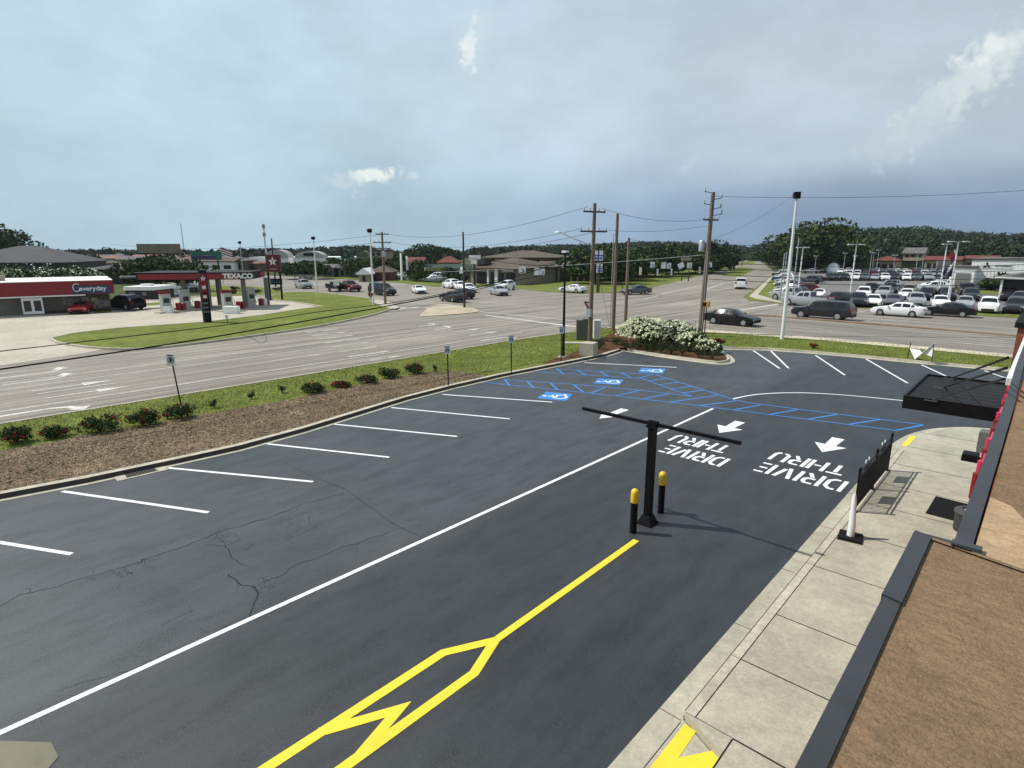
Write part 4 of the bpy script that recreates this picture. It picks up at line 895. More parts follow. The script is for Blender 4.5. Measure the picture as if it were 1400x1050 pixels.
sign('leaning black post with a white ringed sign between road and mulch bed', 247, 551, 484, .36, .5, 'round', lean=-.16)
sign('nearest accessible parking sign on a black post, at the mulch bed tip', 613, 527.5, 472, .30, .42, group=ag); sign('middle accessible parking sign on a black post by the grass', 699, 510.5, 458, .30, .42, group=ag)
sign('farthest accessible parking sign on a black post, beside the black lamp post', 767, 494, 446, .30, .42, group=ag)
t = sign('red and white triangular yield sign left of the street light pole', 803, 462, 412, .75, .68, 'yield', M_GALV); MB().box((0, -.05, 1.9), (.3, .015, .62)).build('plaque', M_WHITE, t)
sign('grey back of a triangular sign at the lawn corner', 508, 430, 401, .7, .6, 'yield', M_GALV, yaw=YAW+math.pi)
sign('small brown-topped sign post on the far edge of the lawn', 461, 404, 384, .9, .7, 'none', M_WOOD)
sign('thin grey sign post right of the white cars at the junction', 699, 404, 390, .25, .9, 'none', M_GALV)
sign('low white marker post behind the hydrangeas', 949, 455, 438, .1, .9, 'none', M_WHITE)
x, y = P(963, 459, .13); t = thing('pedestrian_signal', 'yellow pedestrian signal box on a short post beside the heavy wooden pole', 'pedestrian signal', (x, y, .13))
h = zat(x, y, 414)-.13; MB().tube([(0, 0, 0), (0, 0, h-.2)], .045, 8).build('post', M_DARK, t); MB().box((0, 0, h-.1), (.4, .35, .45)).build('case', mat('signal_yellow', (.55, .28, .03), .5), t); MB().box((-.1, -.19, h-.1), (.28, .02, .3)).build('lens', M_DARK, t)
# ---------- wires
def wire(label, a, b, sag, r=.012, m=M_DARK, n_=18, name='overhead_wire'):
    a = Vector(a); b = Vector(b); pts = []
    for i in range(n_+1):
        q = i/n_; p = a.lerp(b, q); p.z -= sag*4*q*(1-q); pts.append(p)
    o = MB().tube(pts, r, 5).build(name, m); tag(o, label, 'wire', 'overhead wires'); return o
TA = Vector((xA+.1, yA, hA)); TD = Vector((xD+.25, yD, hD)); TF = Vector((xF, yF, hF)); TB = Vector((xB, yB, hB)); TC = Vector((xC, yC, hC)); TE = Vector((xE, yE, hE))
off = Vector((.2, .6, 0))
wire('topmost wire from the street light pole to the three-armed pole', TA-off+Vector((0, 0, -.25)), TF+Vector((0, .5, -.2)), 1.1, .014)
wire('upper of two close wires left of the street light pole', TA-off*1.7+Vector((0, 0, -1.75)), TF+Vector((0, .8, -1.1)), 1.0, .013)
wire('lower of two close wires left of the street light pole', TA+off*1.5+Vector((0, 0, -1.8)), TF+Vector((0, -.8, -1.8)), 1.1, .013)
for i, (dz, v2) in enumerate([(-.3, 333), (-1.2, 342)]):
    wire(['upper', 'lower'][i]+' wire running left from the three-armed pole over the gas station', TF+Vector((0, 0, dz)), Q(150, v2, 150), 1.5, .018)
wire('upper slack wire between the street light pole and the transformer pole', TA+Vector((0, .9, -.3)), TD+Vector((-.4, 0, -2.0)), .45, .011)
wire('middle slack wire between the street light pole and the transformer pole', TA+Vector((.2, .9, -1.8)), TD+Vector((-.4, 0, -2.5)), .25, .011)
wire('low slack wire from the street light pole past two plain poles', TA+Vector((0, 0, -3.0)), TB+Vector((0, 0, -2.35)), .15, .011)
wire('wire from the second plain pole to the transformer pole', TC+Vector((0, 0, -.1)), TD+Vector((0, 0, -3.9)), .35, .011)
wire('guy wire from the street light pole down to the grass', TA+Vector((0, 0, -3)), Vector((*P(838, 470, .12), .12)), 0, .010)
for i, (za, v2, D2) in enumerate([(-.3, 259, 44), (-3.9, 330, 46), (-4.9, 352, 46), (-5.3, 361, 46), (-5.7, 369, 46), (-6.2, 379, 46), (-6.6, 388, 46)]):
    wire(ords[i]+' wire down of those running right from the transformer pole', TD+Vector((0, 0, za)), Q(1420, v2, D2), .3, .014 if i < 2 else .022)
wire('faint wire climbing from the transformer pole to the right light pole top', TD+Vector((0, 0, -3.6)), Q(1092, 262, 60), .4, .008)
wire('bright span wire from the transformer pole leftwards above the junction', TD+Vector((0, 0, -4.7)), Q(600, 372, 70), .15, .02, M_GALV)
# heavy telephone cables swooping over the lot to the left
CA, CB = (xA, yA), (-25.6, 1.5)
def cable(label, pts, r):
    ps = [onplane(u, v, CA, CB) for u, v in pts]; ps = [ps[0]]+[p for p in ps[1:]]
    for _ in range(2):
        q = [ps[0]]
        for a, b in zip(ps[:-1], ps[1:]): q += [a*.75+b*.25, a*.25+b*.75]
        q.append(ps[-1]); ps = q
    o = MB().tube(ps, r, 6).build('telephone_cable', M_DARK); tag(o, label, 'cable', 'telephone cables')
cable('thick lower telephone cable swooping across the left foreground', [(812, 343), (766, 358), (720, 374), (640, 397), (540, 416.5), (440, 435), (320, 456), (230, 471), (110, 489), (0, 505), (-150, 526)], .030)
cable('thin upper telephone cable swooping across the gas station lawn', [(812, 341), (766, 355), (720, 371), (640, 394.5), (560, 411), (500, 419), (440, 425.5), (360, 438), (272, 449), (140, 464), (66, 473), (0, 480), (-150, 500)], .018)
cable('cable lashed beside the thick cable near the street light pole', [(812, 350), (775, 366), (740, 377), (700, 384), (640, 399)], .02)
cable('slack cable loop hanging over the road', [(330, 457), (345, 462), (352, 467), (357, 469.5), (363, 468), (365, 463), (362, 456), (358, 452.5)], .008)
# ---------- signal span: heads and hanging signs
SA = (xE, yE); SB = P(1088, 392)
sp0 = onplane(640, 352, SA, SB); sp1 = onplane(1088, 352, SA, SB)
o = MB().tube([onplane(u, v, SA, SB) for u, v in [(637, 352), (715, 362), (800, 365), (876, 363), (930, 359), (1000, 355), (1086, 350)]], .03, 5).build('span_wire', M_DARK); tag(o, 'sagging span wire carrying the traffic signals across the junction', 'span wire')
sy = mat('signal_yellow', (.55, .28, .03), .5)
for i, (u, v, side) in enumerate([(876, 365.5, 1), (899, 367, 0), (918, 367, 0), (956.5, 364.5, 0)]):
    q = onplane(u, v, SA, SB); t = thing('traffic_signal', ['leftmost hanging traffic signal, with a yellow side', 'second hanging traffic signal from the left over the junction', 'third hanging traffic signal from the left over the junction', 'rightmost hanging traffic signal, just left of the transformer pole'][i], 'traffic signal', tuple(q), YAW, 'traffic signals over the junction')
    MB().box((0, 0, -.55), (.32, .3, 1.1)).build('housing', M_DARK if not side else sy, t)
    for k_ in range(3):
        MB().lathe((0, -.2, -.2-k_*.35), [(.155, 0), (.155, .05)], 14, axis='y').build('lens', M_WHITE, t)
    MB().tube([(0, 0, 0), (0, 0, .5)], .02, 6).build('hanger', M_DARK, t)
def hang_sign(label, u, v, w, h, deco=None, A=SA, B=SB, rot=0, m=M_WHITE):
    q = onplane(u, v, A, B); d = depth(q.x, q.y); W_ = w/FPX*d; H_ = h/FPX*d
    t = thing('hanging_sign', label, 'road sign', tuple(q), YAW, 'signs hung over the junction')
    MB().box((0, -.05, 0), (W_, .03, H_)).build('panel', m, t)
    if deco:
        mb = MB(); mb.bar((W_*.12, -.075, -H_*.3), (W_*.12, -.075, H_*.12), W_*.16, .01); mb.bar((W_*.12, -.075, H_*.12), (-W_*.25, -.075, H_*.25), W_*.16, .01); mb.box((0, -.072, -H_*.4), (W_*.7, .006, H_*.07)); mb.build('arrow_mark', M_DARK, t)
    for s in (-.3, .3): MB().tube([(s*W_, 0, H_*.5), (s*W_, 0, H_*.5+.3)], .015, 5).build('hanger', M_DARK, t)
    t.rotation_euler[1] = rot
hang_sign('white turn-arrow sign hanging left of the signals, above the driveway', 714, 369, 9.5, 9.5, 1); hang_sign('pale red-lined sign hanging left of the pair above the driveway', 734, 371, 7, 10, None); hang_sign('white turn-arrow sign hanging right of the pale red-lined sign', 741.5, 372, 6.5, 9, 1)
hang_sign('small white turn-arrow sign hanging between first and second signals', 892, 362, 6, 7.5, 1); hang_sign('plain white sign hanging above the second signal', 907, 363, 6.5, 8); hang_sign('white turn-arrow sign hanging right of the plain white sign', 914.5, 363.5, 5.5, 7.5, 1)
hang_sign('white turn-arrow sign hanging left of the transformer pole', 942.5, 363, 6.5, 7.5, 1); hang_sign('double white sign hanging right of the transformer pole', 969, 362, 8.5, 8, 1)
hang_sign('tilted blank white sign hanging between the signals', 931, 363, 8, 7, None, rot=-.5)
# shopping-plaza sign on two poles behind the junction
def big_sign(label, uL, uR, vT, vB, D, vbase, m, name='roadside_sign', legs=2, cat='sign', deco=None, rz=None, leg_m=M_WOODD, frame=None):
    a = Q((uL+uR)/2, (vT+vB)/2, D); W_ = (uR-uL)/FPX*D; H_ = (vB-vT)/FPX*D
    t = thing(name, label, cat, (a.x, a.y, 0), YAW if rz is None else rz)
    MB().box((0, 0, a.z), (W_, .35, H_)).build('panel', m, t)
    xs = (0,) if legs == 1 else (-W_*.36, W_*.36)
    for s in xs: MB().tube([(s, .12, 0), (s, .12, a.z+(-H_/2 if legs == 1 else 0))], .13, 8).build('leg', leg_m, t)
    return t, a.z, W_, H_
for lb_, u0, u1, v0, v1, D in [('blue and white four-panel plaza sign right of the street light pole', 812, 824, 343, 356, 95), ('white arrow sign below the four-panel plaza sign', 816, 823.5, 361, 372.5, 94)]:
    t, zc, W_, H_ = big_sign(lb_, u0, u1, v0, v1, D, 0, M_WHITE, legs=1)
    mb = MB(); bl = mat('plaza_blue', (.05, .06, .3), .5)
    if 'four' in lb_: mb.box((0, -.185, zc), (.22, .02, H_)); mb.box((0, -.187, zc), (W_, .02, .2)); mb.box((-W_*.25, -.185, zc-H_*.28), (W_*.3, .02, H_*.2)); mb.box((W_*.27, -.185, zc-H_*.28), (W_*.3, .02, H_*.2)); mb.build('panel_divider', bl, t)
    else: mb.bar((-.1, -.19, zc-.35), (.15, -.19, zc+.3), .12, .02); mb.box((0, -.19, zc-.5), (.6, .02, .09)); mb.build('arrow_mark', M_DARK, t)
# ================================================================== VEHICLES
CARC = {'white': (.78, .79, .79), 'silver': (.34, .355, .37), 'grey': (.10, .108, .118), 'black': (.005, .005, .006), 'red': (.28, .01, .014), 'maroon': (.10, .008, .012), 'blue': (.02, .045, .11), 'dark grey': (.018, .020, .023), 'tan': (.25, .21, .15), 'dark green': (.014, .028, .022)}
def cpaint(c): return mat('car_paint_'+c.replace(' ', '_'), CARC[c], .38, metal=.15 if c in ('silver', 'grey', 'blue') else 0, coat=.25, spec=.35)
CARS = {  # stations: x, z_top, z_belt, half width, half roof width
 'sedan': dict(L=4.8, st=[(2.4, .62, .60, .70, .5), (2.28, .76, .73, .84, .62), (1.7, .90, .86, .90, .68), (1.0, 1.0, .94, .915, .72), (.2, 1.40, .95, .92, .60), (-.5, 1.46, .96, .92, .60), (-1.15, 1.38, .98, .91, .58), (-1.85, 1.08, 1.0, .90, .66), (-2.25, 1.02, .96, .86, .62), (-2.4, .88, .85, .74, .55)], w=(1.45, -1.4), r=.33, cab=(3, 4, 6, 7)),
 'coupe': dict(L=4.7, st=[(2.35, .60, .58, .70, .5), (2.25, .74, .71, .86, .62), (1.5, .88, .84, .92, .68), (.75, .96, .92, .93, .72), (-.1, 1.32, .93, .93, .58), (-.6, 1.34, .95, .93, .56), (-1.1, 1.25, .97, .93, .54), (-1.9, 1.02, 1.0, .91, .64), (-2.25, .98, .94, .86, .62), (-2.35, .84, .8, .76, .55)], w=(1.42, -1.35), r=.34, cab=(3, 4, 6, 7)),
 'suv': dict(L=4.7, st=[(2.35, .72, .70, .74, .55), (2.25, .95, .90, .88, .66), (1.6, 1.06, 1.0, .93, .72), (1.05, 1.12, 1.05, .94, .76), (.35, 1.62, 1.07, .94, .66), (-.4, 1.70, 1.08, .94, .67), (-1.6, 1.66, 1.10, .93, .65), (-2.15, 1.25, 1.12, .91, .72), (-2.3, .98, .95, .88, .7), (-2.35, .7, .68, .84, .66)], w=(1.45, -1.4), r=.37, cab=(3, 4, 6, 7)),
 'large_suv': dict(L=5.6, st=[(2.8, .80, .78, .80, .6), (2.7, 1.08, 1.02, .96, .72), (1.9, 1.16, 1.08, 1.0, .78), (1.4, 1.20, 1.12, 1.0, .82), (.75, 1.78, 1.14, 1.0, .74), (-.4, 1.86, 1.15, 1.0, .75), (-2.3, 1.84, 1.16, 1.0, .74), (-2.65, 1.3, 1.18, .98, .84), (-2.75, 1.0, .98, .95, .8), (-2.8, .7, .68, .9, .7)], w=(1.75, -1.6), r=.40, cab=(3, 4, 6, 7)),
 'van': dict(L=5.2, st=[(2.6, .75, .73, .78, .6), (2.5, 1.0, .95, .92, .7), (1.9, 1.15, 1.05, .96, .78), (1.6, 1.22, 1.08, .97, .82), (.75, 1.85, 1.12, .98, .76), (-.4, 1.95, 1.14, .98, .78), (-2.3, 1.92, 1.16, .98, .77), (-2.52, 1.35, 1.18, .96, .85), (-2.57, 1.0, .98, .94, .8), (-2.6, .7, .68, .9, .7)], w=(1.65, -1.55), r=.36, cab=(3, 4, 6, 7)),
 'pickup': dict(L=5.7, st=[(2.85, .80, .78, .80, .6), (2.75, 1.08, 1.02, .94, .7), (2.0, 1.16, 1.10, .98, .78), (1.35, 1.2, 1.13, .98, .8), (.65, 1.76, 1.14, .98, .68), (0, 1.82, 1.15, .98, .70), (-.62, 1.78, 1.16, .98, .69), (-.75, 1.17, 1.165, .98, .93), (-2.75, 1.17, 1.165, .96, .92), (-2.85, 1.1, 1.09, .92, .88)], w=(1.85, -1.7), r=.40, cab=(3, 4, 6, 7)),
}
_cm = {}
def car_meshes(kind):
    if kind in _cm: return _cm[kind]
    C = CARS[kind]; st = C['st']; r = C['r']
    def interp(x):
        for a, b in zip(st[:-1], st[1:]):
            if a[0] >= x >= b[0]:
                t = (a[0]-x)/max(1e-6, a[0]-b[0]); return tuple(a[i]*(1-t)+b[i]*t for i in range(5))
        return st[-1]
    xs = sorted(set([s[0] for s in st]+[w+d for w in C['w'] for d in (-r-.09, -r-.06, -r*.85, -r*.45, 0, r*.45, r*.85, r+.06, r+.09)]), reverse=True)
    big = kind in ('large_suv', 'pickup'); zb0 = .30 if big else .21
    def sect(x):
        s = interp(x); x, zt, zbelt, w, rw = s[0] if False else x, s[1], s[2], s[3], s[4]
        zb = zb0+(.12 if abs(x) > C['L']/2-.25 else 0)
        arch = 0
        for cx in C['w']:
            d = abs(x-cx)
            if d <= r+.061: arch = r+math.sqrt(max(0, (r+.06)**2-d*d))
        z2 = max(zb+.1, arch); z3 = max((zb0+zbelt)*.56, arch+.04)
        zb1 = max(zb, arch-.015) if arch else zb
        return [(x, 0, zb), (x, w*.8, zb), (x, w*.93, zb1), (x, w*.99, z2), (x, w, z3), (x, w*.975, max(zbelt, z3+.02)), (x, rw, max(zt-.045, zbelt+.003)), (x, rw*.55, zt), (x, 0, zt+.012)]
    mb = MB(); rings = []
    for x in xs:
        h = sect(x); ring = h+[(p[0], -p[1], p[2]) for p in reversed(h[1:-1])]; k = len(mb.v); mb.v += ring; rings.append((k, len(ring)))
    n_ = rings[0][1]
    for (a, _), (b, _) in zip(rings[:-1], rings[1:]):
        for j in range(n_): mb.f.append((a+j, a+(j+1) % n_, b+(j+1) % n_, b+j)); mb.m.append(0)
    for (a, _) in (rings[0], rings[-1]): mb.f.append(tuple(a+j for j in range(n_))); mb.m.append(0)
    def half(x):
        q = sect(x); return q
    i0, i1, i2, i3 = C['cab']; X0, X1, X2, X3 = st[i0][0], st[i1][0], st[i2][0], st[i3][0]
    M = {'body': mb}
    # front and rear glass
    def glass_end(xa, xb, ta, tb, nm, off):
        g = MB(); rows = []
        for t in [ta+(tb-ta)*i/3 for i in range(4)]:
            x = xa+(xb-xa)*t; q = half(x); k = len(g.v)
            pts = [(x+off, s*p[1]*f, p[2]+.006+.0) for s, p, f in [(1, q[6], .93), (1, q[7], 1), (1, q[8], 1), (-1, q[7], 1), (-1, q[6], .93)]]
            g.v += pts; rows.append(k)
        for a, b in zip(rows[:-1], rows[1:]):
            for j in range(4): g.f.append((a+j, a+j+1, b+j+1, b+j)); g.m.append(0)
        M[nm] = g
    glass_end(X0, X1, .10, .90, 'windshield', .012)
    glass_end(X3, X2, .16, .88, 'rear_window', -.012)
    # side glass, split by pillars
    segs = []
    cuts = [X1-.0, (X1+X2)/2+.08, X2]
    for s in (1, -1):
        g = MB()
        def pt(x, f):
            q = half(x); a, b = q[5], q[6]; t = .10+.78*f
            return (x, s*((a[1]*(1-t)+b[1]*t)+.008), a[2]*(1-t)+b[2]*t+.004)
        panes = [(X0-.28 if X0-X1 > .6 else X0-.22, cuts[1]+.05), (cuts[1]-.05, X2+.02 if kind != 'pickup' else X2+.1)]
        if kind in ('large_suv', 'van', 'suv'): panes = [(X0-.3, X1-.75), (X1-.85, (X1-.85+X2)/2-.1), ((X1-.85+X2)/2-.2, X2+.12)]
        if kind in ('sedan', 'coupe'): panes.append((X2-.06, X2-.32))
        for xa, xb in panes:
            nn = 4; k = len(g.v)
            for i in range(nn+1):
                x = xa+(xb-xa)*i/nn
                top = 1.0
                if x > X1: top = max(.12, (X0-x)/(X0-X1)*1.0-.08)
                if x < X2: top = max(.15, (x-X3)/(X2-X3)-.05)
                q = half(x); zt_ = q[6][2]-q[5][2]
                g.v += [pt(x, 0), pt(x, 1.0)]
            for i in range(nn): g.f.append((k+2*i, k+2*i+2, k+2*i+3, k+2*i+1)); g.m.append(0)
        M['side_window%d' % s] = g
    L2 = C['L']/2; s0 = interp(L2-.1); s1 = interp(-L2+.08)
    for s in (1, -1):
        g = MB(); g.box((L2-.17, s*(s0[3]-.16), s0[2]-.10), (.22, .30, .14)); M['headlight%d' % s] = g
        g = MB(); g.box((-L2+.10, s*(s1[3]-.13), s1[2]-.06), (.16, .24, .18 if kind not in ('large_suv', 'pickup', 'van') else .42)); M['taillight%d' % s] = g
        g = MB(); g.box((X0-.22, s*(s0[3]+.14), interp(X0)[2]+.07), (.14, .2, .13)); M['mirror%d' % s] = g
    g = MB(); g.box((L2-.03, 0, zb0+.22), (.08, s0[3]*1.25, .2)); M['grille'] = g
    g = MB(); g.box((-L2+.05, 0, zb0+.14), (.12, s1[3]*1.7, .16)); M['bumper'] = g
    if kind == 'pickup': g = MB(); g.box((-1.8, 0, 1.165), (1.85, 1.6, .03)); M['bed'] = g
    ty = MB(); ty.lathe((0, 0, 0), [(r*.6, -.10), (r*.97, -.105), (r, -.07), (r, .07), (r*.97, .105), (r*.6, .10)], 20, axis='y')
    rm = MB(); rm.lathe((0, 0, 0), [(r*.12, -.118), (r*.6, -.108), (r*.64, -.09), (r*.64, .09), (r*.6, .108), (r*.12, .118)], 14, axis='y')
    for i in range(5):
        a = i*1.2566
        for s in (-1, 1): rm.box((math.cos(a)*r*.36, s*.118, math.sin(a)*r*.36), (.05, .012, .05), 0)
    M['tyre'] = ty; M['rim'] = rm
    out = {}
    mm = {'body': cpaint('white'), 'windshield': M_GLASS, 'rear_window': M_GLASS, 'side_window1': M_GLASS, 'side_window-1': M_GLASS, 'grille': M_DARK, 'bumper': M_DARK, 'tyre': M_TYRE, 'rim': M_RIM, 'bed': M_DARK}
    for k_, g in M.items():
        m = mm.get(k_) or (M_HEAD if k_.startswith('head') else M_TAIL if k_.startswith('tail') else cpaint('white'))
        o = g.build(k_.rstrip('-1'), m, None, k_ in ('body', 'tyre', 'rim', 'windshield', 'rear_window')); me = o.data; bpy.data.objects.remove(o)
        out[k_] = me
    _cm[kind] = out; return out
NM = {'side_window1': 'side_window', 'side_window-1': 'side_window', 'headlight1': 'headlight', 'headlight-1': 'headlight', 'taillight1': 'taillight', 'taillight-1': 'taillight', 'mirror1': 'mirror', 'mirror-1': 'mirror'}
def car(kind, color, x, y, heading, label, group=None, detail=2, z=0.012, sc=1.0, name=None):
    M = car_meshes(kind); C = CARS[kind]
    nm = name or {'sedan': 'car', 'coupe': 'coupe', 'suv': 'suv', 'large_suv': 'large_suv', 'van': 'van', 'pickup': 'pickup_truck'}[kind]
    t = thing(nm, label, {'sedan': 'car', 'coupe': 'car', 'suv': 'SUV', 'large_suv': 'SUV', 'van': 'van', 'pickup': 'pickup truck'}[kind], (x, y, z), heading, group)
    t.scale = (sc, sc, sc)
    cp = cpaint(color)
    skip = {'tyre', 'rim'}
    if detail < 2: skip |= {'bumper', 'mirror1', 'mirror-1'}
    for k_, me in M.items():
        if k_ in skip: continue
        o = link(bpy.data.objects.new(NM.get(k_, k_), me), t)
        if k_ in ('body', 'mirror1', 'mirror-1'): o.material_slots[0].link = 'OBJECT'; o.material_slots[0].material = cp
    hw = C['st'][3][3]-.12
    for wx in C['w']:
        for s in (1, -1):
            w = link(bpy.data.objects.new('wheel', M['tyre']), t); w.location = (wx, s*hw, C['r'])
            if detail >= 1: link(bpy.data.objects.new('rim', M['rim']), w)
    return t
HP = YAW      # heading 0 = +X (right along the cross road)
def carp(kind, color, u, v, heading, label, **k):
    x, y = P(u, v); 
    # v is the row of the nearest wheels: push the centre back by half a width
    d = math.hypot(x, y); x += x/d*.8; y += y/d*.8
    return car(kind, color, x, y, R(heading), label, **k)
tg = 'vehicles on the roads'
carp('sedan', 'black', 1000, 445, -2, 'black sedan crossing behind the hydrangeas, heading right', group=tg)
carp('large_suv', 'dark grey', 1124, 437, 178, 'long black SUV waiting on the cross road beside the tall light pole', group=tg)
carp('sedan', 'white', 1227, 433, 178, 'white sedan on the cross road in front of the car lot', group=tg)
carp('sedan', 'black', 1294, 433, 178, 'black car right behind the white sedan on the cross road', group=tg)
carp('van', 'white', 1012, 395, 112, 'white van driving away up the far road', group=tg)
carp('sedan', 'grey', 869, 403, 240, 'grey sedan coming toward the junction beside the dark trees', group=tg)
carp('coupe', 'white', 783, 400.5, 180, 'white coupe crossing behind the black lamp post', group=tg)
carp('sedan', 'silver', 682, 404, -28, 'silver-white sedan nearest in the queue right of the island pole', group=tg)
carp('suv', 'white', 691, 397, -75, 'white SUV seen from behind, beyond the silver-white sedan', group=tg)
carp('sedan', 'white', 641, 400, -30, 'white sedan just right of the island pole, nose to the right', group=tg)
carp('sedan', 'white', 630, 396.5, -30, 'white car directly beyond the island pole', group=tg)
carp('suv', 'white', 617, 394.5, 160, 'white SUV left of the island pole, behind the dark hatchback', group=tg)
carp('sedan', 'dark grey', 619, 413, 168, 'dark hatchback waiting left of the island pole', group=tg)
carp('sedan', 'black', 631, 408.5, 170, 'dark car partly hidden behind the dark hatchback', group=tg)
carp('coupe', 'white', 573, 401.5, -28, 'round-roofed white car alone between the wooden poles', group=tg, sc=.95)
carp('van', 'dark grey', 523, 404, 0, 'dark pickup with camper top behind the three-armed pole', group=tg, sc=.97, name='camper_truck')
carp('pickup', 'maroon', 477, 398.5, -5, 'red pickup truck towing a dark trailer', group=tg)
carp('pickup', 'silver', 415, 394.5, -10, 'silver pickup far left on the cross road, towards the gas sign', group=tg, sc=.9)
carp('pickup', 'white', 418, 381.5, 175, 'white pickup farthest left on the cross road', group=tg, sc=.85)
p = P(458, 398.5); t = thing('trailer', 'dark open utility trailer behind the red pickup', 'trailer', (p[0], p[1], 0), R(-5))
mb = MB(); mb.box((0, 0, .6), (3.2, 1.8, .12))
mb.build('bed', M_DARK, t)
for s in (-.88, .88): MB().box((0, s, 1.0), (3.2, .05, .6)).build('side_rail', M_DARK, t)
for s in (-.95, .95): MB().lathe((0, s, .35), [(.35, -.1), (.35, .1)], 16, axis='y').build('wheel', M_TYRE, t)
MB().box((.3, 0, 1.25), (1.6, 1.2, .7)).build('cargo', M_DARK, t)
carp('coupe', 'red', 113, 428.5, math.degrees(math.atan2(ray(113, 428)[1], ray(113, 428)[0]))+168, 'low red sports car parked at the store corner', sc=.92, group='vehicles at the gas station')
carp('suv', 'black', 172, 424, 200, 'black SUV parked right of the red sports car', group='vehicles at the gas station', sc=1.03)
carp('suv', 'white', 258, 397, 0, 'white SUV seen beneath the gas canopy', group='vehicles at the gas station')
# ---- dealer's lot
random.seed(21)
DG = 'cars in the dealership lot'
def lot_row(items, heading, rowname, jig=4, sc=1):
    for i, (u, v, kind, col) in enumerate(items):
        x, y = P(u, v); d = math.hypot(x, y); x += x/d*1.6; y += y/d*1.6
        if heading == 250: hd = math.degrees(math.atan2(y, x))+180+random.uniform(-9, 7)
        else: hd = heading+random.uniform(-jig, jig)
        kn = {'sedan': 'sedan', 'coupe': 'coupe', 'suv': 'SUV', 'large_suv': 'large SUV', 'van': 'van', 'pickup': 'pickup'}[kind]
        car(kind, col, x, y, R(hd), '%s %s, %s from the left in the %s' % (col, kn, ords[i], rowname), DG, 1 if v > 392 else 0, .014, sc)
lot_row([(1102, 420, 'pickup', 'silver'), (1139, 418, 'suv', 'dark grey')], 175, 'pair nearest the tall light pole', 3)
lot_row([(1172, 420, 'suv', 'dark grey'), (1193, 420, 'sedan', 'white'), (1221, 420, 'sedan', 'grey'), (1251, 420, 'suv', 'silver'), (1284, 422, 'sedan', 'white'), (1318, 423, 'sedan', 'silver'), (1350, 428.5, 'suv', 'white'), (1387, 429.5, 'suv', 'dark grey')], 250, 'front row of the car lot')
lot_row([(1119, 409, 'coupe', 'white'), (1180, 409, 'suv', 'white'), (1190, 404, 'pickup', 'black'), (1208, 408, 'suv', 'silver'), (1216, 402, 'suv', 'black'), (1239, 410, 'sedan', 'white'), (1242, 405, 'suv', 'tan'), (1266, 411, 'suv', 'black'), (1293, 411, 'suv', 'dark grey'), (1326, 412, 'suv', 'dark grey'), (1320, 404, 'large_suv', 'black'), (1378, 412, 'pickup', 'dark grey'), (1394, 418, 'suv', 'grey')], 250, 'second row of the car lot')
lot_row([(1097, 404, 'suv', 'maroon'), (1106, 388, 'suv', 'grey'), (1113, 386, 'sedan', 'dark grey'), (1108, 374, 'sedan', 'silver'), (1139, 372, 'van', 'white'), (1213, 396, 'suv', 'silver'), (1274, 399, 'suv', 'white'), (1281, 396, 'suv', 'white'), (1300, 386, 'suv', 'dark grey')], 200, 'scattered middle of the car lot')
r3 = [(1134, 'suv', 'dark grey'), (1142, 'suv', 'dark grey'), (1154, 'suv', 'black'), (1168.5, 'suv', 'white'), (1182, 'suv', 'grey'), (1196, 'sedan', 'silver'), (1209, 'suv', 'white'), (1223.5, 'suv', 'dark grey'), (1238, 'sedan', 'white'), (1254, 'suv', 'grey'), (1268, 'suv', 'silver')]
lot_row([(u, 384, k, c) for u, k, c in r3], 250, 'far row of the car lot')
cols = ['silver', 'white', 'dark grey', 'grey', 'black', 'white', 'silver', 'blue', 'maroon', 'white']
lot_row([(1160+i*11.5, 378.6, random.choice(['sedan', 'suv', 'suv']), random.choice(cols)) for i in range(12)], 250, 'second-farthest row of the car lot')
lot_row([(1150+i*9.6, 374.6, random.choice(['sedan', 'suv']), random.choice(cols)) for i in range(15)], 250, 'farthest row of the car lot')
lot_row([(1082-i*.9-(i > 4)*1.2, v, random.choice(['sedan', 'suv', 'pickup']), c) for i, (v, c) in enumerate([(412, 'silver'), (408, 'dark grey'), (404, 'white'), (400, 'silver'), (396, 'grey'), (392.5, 'white'), (389.5, 'silver'), (387, 'blue'), (384.5, 'white'), (382, 'silver'), (380, 'black'), (378, 'white'), (376.5, 'grey'), (375, 'silver')])], 170, 'column lining the car lot\'s left edge')
random.seed(5)
for i in range(9):
    u = 402+i*13; v = 376.2+random.random()*.8
    x, y = P(u, v); car(random.choice(['sedan', 'suv', 'van']), random.choice(['white', 'white', 'silver', 'dark grey', 'grey']), x, y, R(random.choice([0, 180, 220])), ords[i]+' parked car from the left in the plaza lot beyond the cross road', 'cars parked in the plaza beyond the cross road', 0)
for u, v, k_, c_, lb_ in [(342+110+18, 378, 'sedan', 'white', 'white car parked by the low brown hut across the road'), (592, 385.5, 'sedan', 'silver', 'silver car parked in front of the green-roofed store'), (597, 382, 'suv', 'white', 'white SUV parked beyond the silver car near the green-roofed store'), (539, 381, 'sedan', 'white', 'white car parked left of the paired white posts'), (561, 382.5, 'sedan', 'silver', 'light car parked right of the paired white posts')]:
    x, y = P(u, v); car(k_, c_, x, y, R(200), lb_, None, 1)
